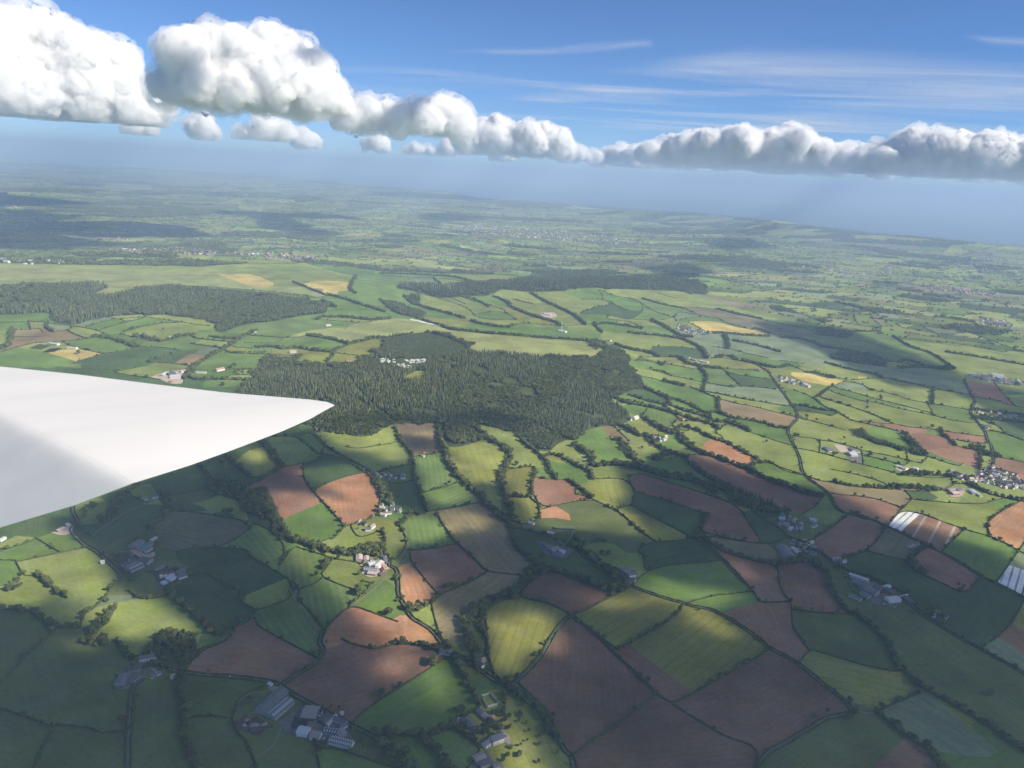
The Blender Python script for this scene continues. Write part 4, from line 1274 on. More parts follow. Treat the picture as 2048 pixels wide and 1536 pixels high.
# ------------------------------------------------------------------ trees, hedges, lanes
LEAF = mat('broad_leaves', (.095, .122, .042), .9, noise=8.0, col2=(.185, .205, .080), rnd_tint=.38, spec=.1)
NEEDLE = mat('conifer_needles', (.145, .180, .090), .9, noise=22.0, col2=(.250, .275, .130), rnd_tint=.36, spec=.1)
HEDGE = mat('hedge_leaves', (.042, .062, .022), .9, noise=6.0, col2=(.085, .108, .038), rnd_tint=.15, spec=.1)
BARK = mat('bark', (.09, .07, .05), .95, noise=1.0, col2=(.13, .11, .08))
ROAD = mat('lane_surface', (.13, .13, .12), .9, noise=6.0, col2=(.21, .20, .17))
DIRT = mat('track_dirt', (.21, .18, .13), .95, noise=5.0, col2=(.29, .245, .18))
nr = np.random.RandomState(11)
def tri_cards(c, nrm, size, rs):
    n = len(c); a = rs.normal(size=(n, 3)); d = a-(a*nrm).sum(1)[:, None]*nrm*.75; u = d/np.linalg.norm(d, axis=1)[:, None]
    b = rs.normal(size=(n, 3)); v = b-(b*u).sum(1)[:, None]*u; v /= np.linalg.norm(v, axis=1)[:, None]
    s = size*rs.uniform(.6, 1.3, (n, 1))
    V = np.stack([c-u*s*.6-v*s*.4, c+u*s*.6-v*s*.4, c+v*s*.75], 1).reshape(-1, 3)
    return V, np.arange(3*n).reshape(-1, 3)
def broad_crown(seed, w=10.0, h=11.0, cards=420, nl=9):
    rs = np.random.RandomState(seed); Vs, Fs, n0 = [], [], 0; IV, IF = ICO1
    lob = [(np.array([0, 0, h*.52]), w*.34)]
    for i in range(nl):
        t = rs.uniform(0, 6.28); rr = w*.27*rs.uniform(.6, 1.15); z = h*rs.uniform(.34, .78); lob.append((np.array([rr*math.cos(t), rr*math.sin(t), z]), w*rs.uniform(.15, .25)))
    for c, r_ in lob:
        v = IV*np.array([r_, r_, r_*.9])*(1+.18*rs.normal(size=(len(IV), 1)))+c; Vs.append(v*.97); Fs.append(IF+n0); n0 += len(v)
        k = int(cards/len(lob)); d = rs.normal(size=(k, 3)); d /= np.linalg.norm(d, axis=1)[:, None]; d[:, 2] = np.abs(d[:, 2])*.9-.15*rs.rand(k)
        V_, F_ = tri_cards(c+d*r_*rs.uniform(.92, 1.22, (k, 1)), d, w*.13, rs); Vs.append(V_); Fs.append(F_+n0); n0 += len(V_)
    return np.concatenate(Vs), np.concatenate(Fs)
def conifer_crown(seed, w=6.5, h=17.0, tiers=9):
    rs = np.random.RandomState(seed); Vs, Fs, n0 = [], [], 0
    for i in range(tiers):
        t = i/tiers; z = h*(.10+.86*t); r_ = w*.5*(1-t)**.85+.3; k = 9
        ang = np.linspace(0, 6.283, k, endpoint=False)+rs.rand(); rad = r_*rs.uniform(.72, 1.2, k)
        top = np.array([[0, 0, z+h*.17]]); ring = np.stack([rad*np.cos(ang), rad*np.sin(ang), z-rs.uniform(0, .05, k)*h], 1)
        low = np.array([[0, 0, z-h*.02]])
        Vs.append(np.concatenate([top, ring, low])); a = np.arange(k); b = (a+1) % k
        Fs.append(np.concatenate([np.stack([np.zeros(k, int), a+1, b+1], 1), np.stack([np.full(k, k+1), b+1, a+1], 1)])+n0); n0 += k+2
    return np.concatenate(Vs), np.concatenate(Fs)
PROT = {}
for i, (w_, h_, nl) in enumerate([(10.5, 12, 9), (8.5, 13.5, 8), (12.5, 11.5, 11), (7, 8.5, 6)]):
    PROT['b%d' % i] = mesh_np('crown', *broad_crown(20+i, w_, h_, 420, nl), [LEAF])
for i in range(2): PROT['c%d' % i] = mesh_np('crown', *conifer_crown(40+i, 6.4-.8*i, 16+3*i), [NEEDLE])
cl = [broad_crown(60+i, 9, 10, 60, 5) for i in range(5)]; Vs, Fs, n0 = [], [], 0
for i, (v, f) in enumerate(cl):
    Vs.append(v+np.array([(-14, 8, -2, 15, -7)[i], (0, 4, -6, -2, 6)[i], -1])); Fs.append(f+n0); n0 += len(v)
PROT['g'] = mesh_np('crown', np.concatenate(Vs), np.concatenate(Fs), [LEAF])
tv = []; 
for z, r_ in ((-1.5, .55), (1.5, .4), (4, .32), (7, .16)): tv += [(r_*math.cos(a), r_*math.sin(a), z) for a in np.arange(6)*1.047]
tf = [[k*6+i, k*6+(i+1) % 6, (k+1)*6+(i+1) % 6, (k+1)*6+i] for k in range(3) for i in range(6)]
TRUNK = mesh_np('trunk', tv, tf, [BARK])
trees = []     # x, y, proto, scale, where
def resample(g, step):
    L = np.concatenate([[0], np.cumsum(np.hypot(*np.diff(g, axis=0).T))]); n = max(int(L[-1]/step), 1)
    s = np.linspace(0, L[-1], n+1); return np.stack([np.interp(s, L, g[:, 0]), np.interp(s, L, g[:, 1])], 1), L[-1]
def normals(q):
    d = np.gradient(q, axis=0); d /= np.linalg.norm(d, axis=1)[:, None]+1e-9; return np.stack([-d[:, 1], d[:, 0]], 1)
def hedge_mesh(g, w, h, off=0):
    q, L = resample(g, 3.5); n = normals(q); q = q+n*off; k = len(q)
    wob = (fbm(q[:, 0]/6, q[:, 1]/6, 4, 2)-.5); hh = h*(1+1.1*(fbm(q[:, 0]/9+9, q[:, 1]/9, 6, 2)-.5)+.5*(nr.rand(k)-.5)); ww = w*(1+.9*wob+.4*(nr.rand(k)-.5))
    prof = [(-.5, -.4), (-.55, .45), (-.3, .92), (.0, 1.08), (.3, .92), (.55, .45), (.5, -.4)]
    z = H(q[:, 0], q[:, 1]); V = []
    for a, b in prof:
        V.append(np.column_stack([q+n*(a*ww*(1+.3*(nr.rand(k)-.5)))[:, None]+nr.normal(size=(k, 2))*.25, z+b*hh+nr.normal(size=k)*.15]))
    V = np.stack(V, 1).reshape(-1, 3); m = len(prof); i = np.arange(k-1)[:, None]*m+np.arange(m-1)[None]
    F = np.stack([i, i+1, i+1+m, i+m], -1).reshape(-1, 4)
    return V, F
def strip(g, w, dz, off=0):
    q, L = resample(g, 6); n = normals(q); k = len(q); ww = w/2*(1+.25*(nr.rand(k)-.5))
    a = q+n*(off+ww)[:, None]; b = q+n*(off-ww)[:, None]; c = q+n*off
    V = np.stack([np.column_stack([p, np.maximum(H(p[:, 0], p[:, 1]), H(c[:, 0], c[:, 1]))+dz]) for p in (a, b)], 1).reshape(-1, 3); i = np.arange(k-1)*2
    return V, np.stack([i, i+1, i+3, i+2], 1)
def name_near(p):
    t = find_tri(p)
    return rname.get(int(reg[t])) if t >= 0 else None
def words(s, n=16): return ' '.join(s.split()[:n])
LAB = {}; HSIZE = {}
def uniq_label(o, lab, cat, grp):
    if cat == 'hedge': HSIZE[o.name] = len(o.data.vertices)/max(d0, 1)
    LAB.setdefault(lab, []).append(o); tag(o, words(lab), cat, grp)
nh = 0
for li, (ty, sm, g) in enumerate(lines):
    if ty in 'nx': continue
    if sm[:, 1].max() > 1800: continue
    q, L = resample(g, 5)
    if L < 6: continue
    mid = q[len(q)//2]; nn = normals(q)[len(q)//2]; d0 = math.hypot(*mid)
    a = name_near(mid+nn*22); b = name_near(mid-nn*22); mpx = sm[len(sm)//2]
    side = ('left' if mpx[0] < 683 else 'middle' if mpx[0] < 1366 else 'right')
    depth = 'near fields' if mpx[1] > 1150 else 'middle fields' if mpx[1] > 850 else 'fields beyond the wooded hill' if mpx[1] > 640 else 'plateau'
    where = ('between the %s and the %s' % (a, b)) if (a and b and a != b) else ('along the %s' % (a or b)) if (a or b) else 'among the %s on the %s' % (depth, side)
    if ty in 'lt':
        V, F = strip(g, 3.1 if ty == 'l' else 2.8, .55 if ty == 'l' else .5); obj('lane' if ty == 'l' else 'track', mesh_np('lane', V, F, [ROAD if ty == 'l' else DIRT]), kind='structure')
        if ty == 't': continue
        for sgn_ in (-1, 1):
            V, F = hedge_mesh(g, 2.4, 2.4, 3.3*sgn_); o = obj('hedge', mesh_np('hedge', V, F, [HEDGE])); uniq_label(o, 'lane hedge '+where, 'hedge', 'hedges along the lanes'); nh += 1
    elif ty in 'hH' or ty in 'wW':
        V, F = hedge_mesh(g, {'h': 2.6, 'H': 3.4, 'w': 5, 'W': 7}[ty], {'h': 2.2, 'H': 3.0, 'w': 3.6, 'W': 4}[ty])
        o = obj('hedge', mesh_np('hedge', V, F, [HEDGE])); nh += 1
        uniq_label(o, {'h': 'low trimmed hedge ', 'H': 'thick hedge dotted with trees ', 'w': 'overgrown hedge under a tree line ', 'W': 'dense undergrowth of a wide tree belt '}[ty]+where, 'hedge', 'field hedges')
    dens_ = {'l': (42, 5), 'h': (36, 1.5), 'H': (13, 2), 'w': (7.5, 3), 'W': (5.0, 8)}[ty]
    step = dens_[0]
    n = nr.poisson(L/step) if ty in 'lhH' else int(L/step)
    if ty in 'hHl' and L < 30: n = 0
    q2, _ = resample(g, 2.0); nn2 = normals(q2)
    for k in range(n):
        i = nr.randint(len(q2)) if ty in 'lhH' else min(int((k+nr.rand())/n*len(q2)), len(q2)-1)
        off = nr.normal()*dens_[1]*.6 + (0 if ty != 'l' else 5*(1 if nr.rand() < .5 else -1))
        p = q2[i]+nn2[i]*off
        trees.append((p[0], p[1], ('b0', 'b1', 'b2', 'b3')[nr.choice(4, p=[.35, .2, .2, .25] if ty in 'wW' else [.2, .1, .2, .5])], nr.uniform(.65, 1.1)*(1.32 if ty == 'W' else 1.15 if ty == 'w' else .85), where if ty in 'wW' else 'hedge '+where))
_hs = sorted([q for q in bpy.data.objects if q.name.split('.')[0] == 'hedge'], key=lambda q: -HSIZE[q.name])
_V, _F, _n = [], [], 0
for q in _hs[290:]:
    me = q.data; co = np.empty(len(me.vertices)*3, np.float32); me.vertices.foreach_get('co', co); co = co.reshape(-1, 3); lf = np.empty(len(me.loops), np.int32); me.loops.foreach_get('vertex_index', lf)
    _V.append(co); _F.append(lf.reshape(-1, 4)+_n); _n += len(co)
    for L_ in LAB.values():
        if q in L_: L_.remove(q)
    bpy.data.objects.remove(q)
obj('hedgerows', mesh_np('hedgerows', np.concatenate(_V), np.concatenate(_F), [HEDGE]), kind='stuff', label='smaller far hedges threading between the fields', cat='hedgerows')
print('hedges', nh, 'belt trees', len(trees))
# single trees and clumps seen in the fields: frame, x, y, scale
for fr, s, sc in [('A', "75,450 100,430 100,470 60,470 125,455", 1.2), ('A', "645,540", .9), ('A', "1900,385 1960,305 1945,340", 1.1), ('B', "85,490 100,480 110,500", 1.15), ('B', "108,378 330,410 345,400", .9),
                  ('B', "640,455 660,450 620,460", 1.0), ('B', "270,615 285,620", 1.1), ('B', "530,920 545,925 555,905", 1.25), ('B', "240,1105 225,1110", 1.1), ('B', "715,1200 700,1205", 1.0), ('C', "1045,895 835,595 190,130 370,170", .9),
                  ('C', "860,1215 1190,1180 1840,1100 1000,1145", 1.0), ('G', "1000,1200 940,1340 870,1420 1140,1310 1130,1340 1150,640 1160,690 970,690 1290,940 1470,1020 1470,1150 1160,1170 1265,1095 1760,1290 1455,1440 1125,770 1250,805 960,890 980,870 930,880", .62),
                  ('G', "190,600 210,590 230,830 260,700 500,950 560,960 620,980 540,880 680,850 780,870 840,900 850,800 900,780 660,780 720,640 770,650", .85), ('G', "870,340 880,380 900,330 870,430 875,500 872,560 876,620 874,680 900,430", .8),
                  ('7', "650,95 670,100 735,160 740,175 615,200 615,230 615,260 400,545 560,635 640,690 310,690 330,690 60,345 150,375 1205,435", 1.1), ('6', "1600,640 330,700 740,570", .8),
                  ('D', "1195,805 1600,690 465,1285 455,1300 400,1360", 1.1), ('D', "640,1465", 1.2), ('2', "440,895 460,890 430,900", 1.3), ('2', "500,945 540,950 600,955 630,950 470,950 345,1075 350,1085 335,1080", 1.0), ('1', "800,755 810,760 1350,510 1675,520", 1.3),
                  ('B', "1540,180 1570,190 1560,250 1600,260 1450,200 1200,280", 1.1), ('C', "1650,450 1680,460", 1.0), ('8', "130,890 150,900 60,970 40,940 50,1010 1460,440 1530,530 1500,950 1480,960 1540,960", 1.2)]:
    for p in unproj(fp(fr, s)):
        trees.append((p[0], p[1], ('b0', 'b1', 'b2')[nr.randint(3)], sc*nr.uniform(.85, 1.1), 'standing alone or in a small group in the open '+(name_near(p) or 'field')))
for fr, s, sc in [('K', "620,1050 680,1080 720,1040 560,1120 600,1150 860,960 900,990 940,1000 980,930 1000,200 940,240 880,290 820,330 1080,250 1320,880 1400,930 1460,930 1650,1000 1700,1040 260,640 200,700 240,760 330,700 100,640 60,600 1230,1250 1290,1230 1060,700 700,330 760,350 640,380 560,430 520,450 450,480", .62),
                  ('F', "330,400 300,430 280,470 350,440 400,400 250,500 1220,1000 1250,1040 1290,1020 1310,1060 1340,1000 1280,1090 1300,1130 1750,850 1780,800 1840,900 1900,930 1950,960 1850,1000 1900,1050 2000,1000 1280,510 1330,500 1420,560 1480,590 1560,540 1600,560 1450,500 870,390 900,330", .6),
                  ('J', "1480,800 1530,790 1560,830 1600,800 1540,870 1590,900 1250,830 1300,860 1350,840 1400,880 120,80 160,130 80,100 60,140 130,180 200,230 230,300 280,400 330,470 370,520 1620,950 1700,980 640,360 700,330 720,420 790,400 860,390 1500,920", .75),
                  ('A', "800,930 790,960 830,870 860,860 950,930 980,960 1000,930 1010,1010 1060,1000 700,990 690,1060 900,870 870,940", .7), ('I', "560,330 540,350 500,330 1130,330 1160,350 1200,370 1240,400 1270,430 840,400 900,400 980,400 700,560 590,710 615,700 1230,450 1290,380", .6),
                  ('H', "620,790 650,820 600,760 560,740 680,880 1120,780 1150,830 1200,870 1250,800 1100,900 1080,950 1380,1000 1400,1080 1380,1200 1350,1280 1420,1330 1230,1300 1180,1240 1160,1050 440,840 400,840", .6)]:
    for p in unproj(fp(fr, s)): trees.append((p[0], p[1], ('b0', 'b3', 'b1')[nr.randint(3)], sc*nr.uniform(.75, 1.2), 'standing among the farm and cottage gardens'))
for p in unproj(fp('2', "375,745 400,745 420,745 445,745 465,745 490,745 515,745 540,745 565,745 600,745 625,745 660,745 690,745 720,745 745,745 770,745")): trees.append((p[0], p[1], 'b3', 1.1, 'row of trees by the deep green square field'))
print('trees', len(trees))
wood_pts = {k: [] for k in PROT}
for wi, (k, nm, wp) in enumerate(woods):
    x0, y0 = wp.min(0); x1, y1 = wp.max(0); d = math.hypot(*wp.mean(0)); st = 7.2 if d < 3400 else 9.5 if d < 4500 else 13.0
    n = int((x1-x0)*(y1-y0)/st**2); p = np.stack([nr.uniform(x0, x1, n), nr.uniform(y0, y1, n)], 1)
    gx, gy = np.meshgrid(np.arange(x0, x1, st), np.arange(y0, y1, st)); p = np.stack([gx.ravel(), gy.ravel()], 1)+nr.uniform(-.42, .42, (gx.size, 2))*st
    sd_ = seg_dist(p[:, 0], p[:, 1], wp)*np.where(inside(p[:, 0], p[:, 1], wp), 1, -1); p = p[sd_+70*(fbm(p[:, 0]/55, p[:, 1]/55, 33, 2)-.5) > (0 if k == 'c' else 4)]
    p = p[~inside(p[:, 0], p[:, 1], clr_poly)]
    if wi == 0:
        cp = unproj(fp('D', "770,50 850,60 950,45 1060,60 1050,90 960,120 900,110 860,95 780,90")); p = p[~inside(p[:, 0], p[:, 1], cp)]
        pl = unproj(fp('3', "60,640 300,600 420,600 560,635 700,700 720,760 500,800 200,800 60,720"))
    f = fbm(p[:, 0]/340, p[:, 1]/340, 71, 3)
    con = (f > .585) if k == 'c' else (f > .56) if k == 'm' else (f > .7)
    if wi == 0: con |= inside(p[:, 0], p[:, 1], pl)
    gap = fbm(p[:, 0]/60, p[:, 1]/60, 91, 2); ride = np.abs(((p[:, 0]*.8+p[:, 1]*.6+60*fbm(p[:, 0]/200, p[:, 1]/200, 8, 2)) % 420)-210) > 5; keep = (gap > .25) & ride; p = p[keep]; con = con[keep]
    con = con ^ (nr.rand(len(con)) < .07)
    ypl = inside(p[:, 0], p[:, 1], pl) if wi == 0 else np.zeros(len(p), bool)
    for (x, y), c, yp in zip(p, con, ypl):
        pr = ('c%d' % nr.randint(2)) if c else ('b0', 'b1', 'b2', 'b3')[nr.choice(4, p=[.4, .25, .2, .15])]
        sc = (.38 if yp else .62+.75*float(fbm(np.array([x/120]), np.array([y/120]), 55, 2)[0]))*(nr.uniform(.65, 1.2) if c else nr.uniform(.75, 1.15))*(st/7.2)**.7
        if d < 2300: trees.append((x, y, pr, sc*.9, 'in the '+nm))
        else: wood_pts[pr].append((x, y, sc))
# far hedgerows and woods: clumps
for p, rr in kept_far:
    q, L = resample(p, 1); step = 17+.0022*rr; n = int(L/step)
    den = fbm(np.array([p[0][0]/900]), np.array([p[0][1]/900]), 13, 2)[0]
    for k in range(n):
        if nr.rand() < .28+.3*(den-.5): continue
        i = nr.randint(len(q)); wood_pts['g' if nr.rand() < .55 else ('b0', 'b2', 'b3')[nr.randint(3)]].append((q[i, 0]+nr.normal()*5, q[i, 1]+nr.normal()*5, nr.uniform(.5, 1.05)*(1+rr/24000)))
for g_id in far_wood:
    tr = order[bounds[g_id]:bounds[g_id+1]]; A = area[tr].sum(); c0 = cen[tr].mean(0); d = math.hypot(*c0); st = 17+.004*d
    n = min(int(A/st**2), 9000)
    if n < 1: continue
    ch = nr.choice(tr, n, p=area[tr]/A); u = nr.rand(n, 2); fl = u.sum(1) > 1; u[fl] = 1-u[fl]
    p = A_[ch]+(B_[ch]-A_[ch])*u[:, :1]+(C_[ch]-A_[ch])*u[:, 1:]
    for x, y in p: wood_pts['g'].append((x, y, nr.uniform(.7, 1.1)*st/20))

# ------------------------------------------------------------------ buildings
def rib_mat(name, c, c2, sp=1.1):
    m = bpy.data.materials.new(name); m.use_nodes = True; n = m.node_tree; b = n.nodes['Principled BSDF']; b.inputs['Roughness'].default_value = .6; b.inputs['Specular IOR Level'].default_value = .3
    uv = n.nodes.new('ShaderNodeTexCoord'); w_ = n.nodes.new('ShaderNodeTexWave'); w_.inputs['Scale'].default_value = .5/sp; w_.inputs['Distortion'].default_value = .4
    t = n.nodes.new('ShaderNodeTexNoise'); t.inputs['Scale'].default_value = .25; t.inputs['Detail'].default_value = 5
    mx = n.nodes.new('ShaderNodeMix'); mx.data_type = 'RGBA'; mx.inputs[6].default_value = (*c, 1); mx.inputs[7].default_value = (*c2, 1); ml = n.nodes.new('ShaderNodeMath'); ml.operation = 'MULTIPLY_ADD'; ml.inputs[1].default_value = .5
    n.links.new(uv.outputs['Object'], w_.inputs['Vector']); n.links.new(uv.outputs['Object'], t.inputs['Vector']); n.links.new(w_.outputs['Fac'], ml.inputs[0]); n.links.new(t.outputs['Fac'], ml.inputs[2])
    n.links.new(ml.outputs[0], mx.inputs[0]); n.links.new(mx.outputs[2], b.inputs['Base Color']); return m
BM = {'g': rib_mat('fibre_cement_roof', (.125, .12, .115), (.21, .205, .20)), 'd': rib_mat('dark_sheet_roof', (.08, .08, .085), (.14, .135, .14)), 'w': rib_mat('pale_sheet_roof', (.42, .42, .40), (.60, .60, .56)),
      'n': rib_mat('brown_sheet_roof', (.27, .21, .19), (.38, .31, .28)), 's': rib_mat('slate_roof', (.09, .095, .12), (.17, .17, .20), .4), 't': rib_mat('clay_tile_roof', (.36, .20, .13), (.48, .29, .20), .4), 'l': rib_mat('pale_blue_roof', (.42, .48, .60), (.56, .60, .68)),
      'v': rib_mat('green_sheet_roof', (.08, .16, .12), (.14, .24, .18)), 'p': rib_mat('pinkish_roof', (.46, .36, .32), (.58, .48, .42))}
WM = {'w': mat('white_render', (.72, .71, .67), .8, noise=3, col2=(.82, .81, .77)), 'b': mat('brick_wall', (.33, .20, .15), .9, noise=2, col2=(.42, .27, .20)), 'g': mat('grey_cladding', (.30, .30, .30), .8, noise=3, col2=(.40, .40, .38)),
      's': mat('stone_wall', (.30, .26, .22), .9, noise=1.5, col2=(.42, .38, .32)), 'd': mat('dark_boarding', (.10, .09, .08), .9, noise=2, col2=(.15, .13, .12))}
GLASS = mat('window_glass', (.03, .04, .05), .15, spec=.6); PANEL = mat('solar_glass', (.015, .02, .05), .3, spec=.5, noise=1.5, col2=(.03, .035, .08)); LIGHTM = mat('rooflight_sheet', (.62, .64, .66), .5)
CONC = mat('concrete_yard', (.13, .12, .11), .9, noise=9, col2=(.23, .205, .185)); SANDY = mat('sandy_yard', (.50, .40, .31), .9, noise=8, col2=(.58, .47, .38)); MUCK = mat('muck_heap', (.060, .055, .042), .95, noise=7, col2=(.15, .13, .10)); GRAVEL = mat('gravel_drive', (.30, .25, .22), .9, noise=4, col2=(.38, .32, .28))
SILAGE = mat('black_sheeting', (.02, .025, .035), .5, noise=3, col2=(.05, .055, .07)); REDY = mat('red_earth_yard', (.50, .30, .22), .9, noise=6, col2=(.58, .42, .34))
def boxm(x0, x1, y0, y1, z0, z1):
    v = [(x0, y0, z0), (x1, y0, z0), (x1, y1, z0), (x0, y1, z0), (x0, y0, z1), (x1, y0, z1), (x1, y1, z1), (x0, y1, z1)]
    return v, [[0, 3, 2, 1], [4, 5, 6, 7], [0, 1, 5, 4], [1, 2, 6, 5], [2, 3, 7, 6], [3, 0, 4, 7]]
def merge(parts):
    V, F = [], []
    for v, f in parts:
        n = len(V); V += list(v); F += [[i+n for i in q] for q in f]
    return V, F
def wall_gable(L, W, h, r):
    a, b = L/2, W/2
    v = [(-a, -b, -2), (a, -b, -2), (a, b, -2), (-a, b, -2), (-a, -b, h), (a, -b, h), (a, b, h), (-a, b, h), (-a, 0, h+r), (a, 0, h+r)]
    return v, [[0, 1, 5, 4], [2, 3, 7, 6], [1, 2, 6, 9, 5], [3, 0, 4, 8, 7], [4, 5, 9, 8], [6, 7, 8, 9], [0, 3, 2, 1]]
def roof_gable(L, W, h, r, o=.6, t=.25):
    a, b = L/2+o, W/2+o; dz = r*o/(W/2)
    v = [(-a, -b, h-dz+t), (a, -b, h-dz+t), (a, 0, h+r+t), (-a, 0, h+r+t), (a, b, h-dz+t), (-a, b, h-dz+t)]; n = len(v)
    v += [(x, y, z-t*.8) for x, y, z in v]
    f = [[0, 1, 2, 3], [3, 2, 4, 5], [6, 9, 8, 7], [9, 11, 10, 8], [0, 6, 7, 1], [1, 7, 8, 2], [2, 8, 10, 4], [4, 10, 11, 5], [5, 11, 9, 3], [3, 9, 6, 0]]
    return v, f
def quad_on_roof(x0, x1, s, f0, f1, W, h, r, up=.32, th=.1):
    def P_(x, f): return (x, s*W/2*(1-f), h+r*f+up)
    a = [P_(x0, f0), P_(x1, f0), P_(x1, f1), P_(x0, f1)]; v = [(x, y, z) for x, y, z in a]+[(x, y, z+th) for x, y, z in a]
    return v, [[0, 3, 2, 1], [4, 5, 6, 7], [0, 1, 5, 4], [1, 2, 6, 5], [2, 3, 7, 6], [3, 0, 4, 7]]
def frame_of(fr, x0, y0, x1, y1):
    p = unproj([fp(fr, '%g %g' % (x0, y0))[0], fp(fr, '%g %g' % (x1, y1))[0]]); c = p.mean(0); d = p[1]-p[0]
    return c, math.atan2(d[1], d[0]), math.hypot(*d)
def building(name, c, rot, L, W, h, r, roof, wall, label, cat, group=None, solar=False, rl=0, chim=0, win=0):
    L = max(L, 5)
    z = float(H(np.array([c[0], c[0]+L/3*math.cos(rot), c[0]-L/3*math.cos(rot)]), np.array([c[1], c[1]+L/3*math.sin(rot), c[1]-L/3*math.sin(rot)])).max())
    e = bpy.data.objects.new(name, None); COL.objects.link(e); e.location = (c[0], c[1], z); e.rotation_euler = (0, 0, rot)
    if group: tag(e, words(label), cat, group)
    else: tag(e, words(label), cat)
    obj('wall', mesh_np('wall', *wall_gable(L, W, h, r), [WM[wall]]), e)
    rf = obj('roof', mesh_np('roof', *roof_gable(L, W, h, r), [BM[roof]]), e)
    for s in (-1, 1):
        for k in range(rl):
            x = -L/2+L*(k+.5)/rl; o = obj('rooflight', mesh_np('rooflight', *quad_on_roof(x-.7, x+.7, s, .25, .75, W, h, r), [LIGHTM]), rf)
    if solar:
        for k, (a_, b_) in enumerate(((-.48, -.05), (0, .3))):
            obj('solar_panel', mesh_np('solar_panel', *quad_on_roof(a_*L, b_*L, -1, .35, .92, W, h, r), [PANEL]), rf)
    for k in range(chim):
        x = (-L/2+.8, L/2-.8, 0)[k]; obj('chimney', mesh_np('chimney', *boxm(x-.5, x+.5, -.4, .4, h+r-.8, h+r+1.3), [WM['b']]), rf)
    for k in range(win):
        for s in (-1, 1):
            x = -L/2+L*(k+.5)/win
            for zz in ((1.0, 2.3), (h-1.7, h-.5)) if h > 4.5 else ((1.0, 2.2),):
                obj('window', mesh_np('window', *boxm(x-.55, x+.55, s*W/2-.06, s*W/2+.06, *zz), [GLASS]), e)
    if win:
        obj('door', mesh_np('door', *boxm(-.1, .9, -W/2-.07, -W/2+.05, -.2, 2.0), [WM['d']]), e)
    return e
def B(kind, fr, c4, W, h, roof, wall, label, **kw):
    c, rot, L = frame_of(fr, *[float(a) for a in c4.split()])
    r = W*(.16 if kind == 'barn' else .42); r = min(r, 4.2)
    return building(kind if kind != 'barn' else 'barn', c, rot, L, W, h, r, roof, wall, label, {'barn': 'barn', 'house': 'house'}[kind], **kw)
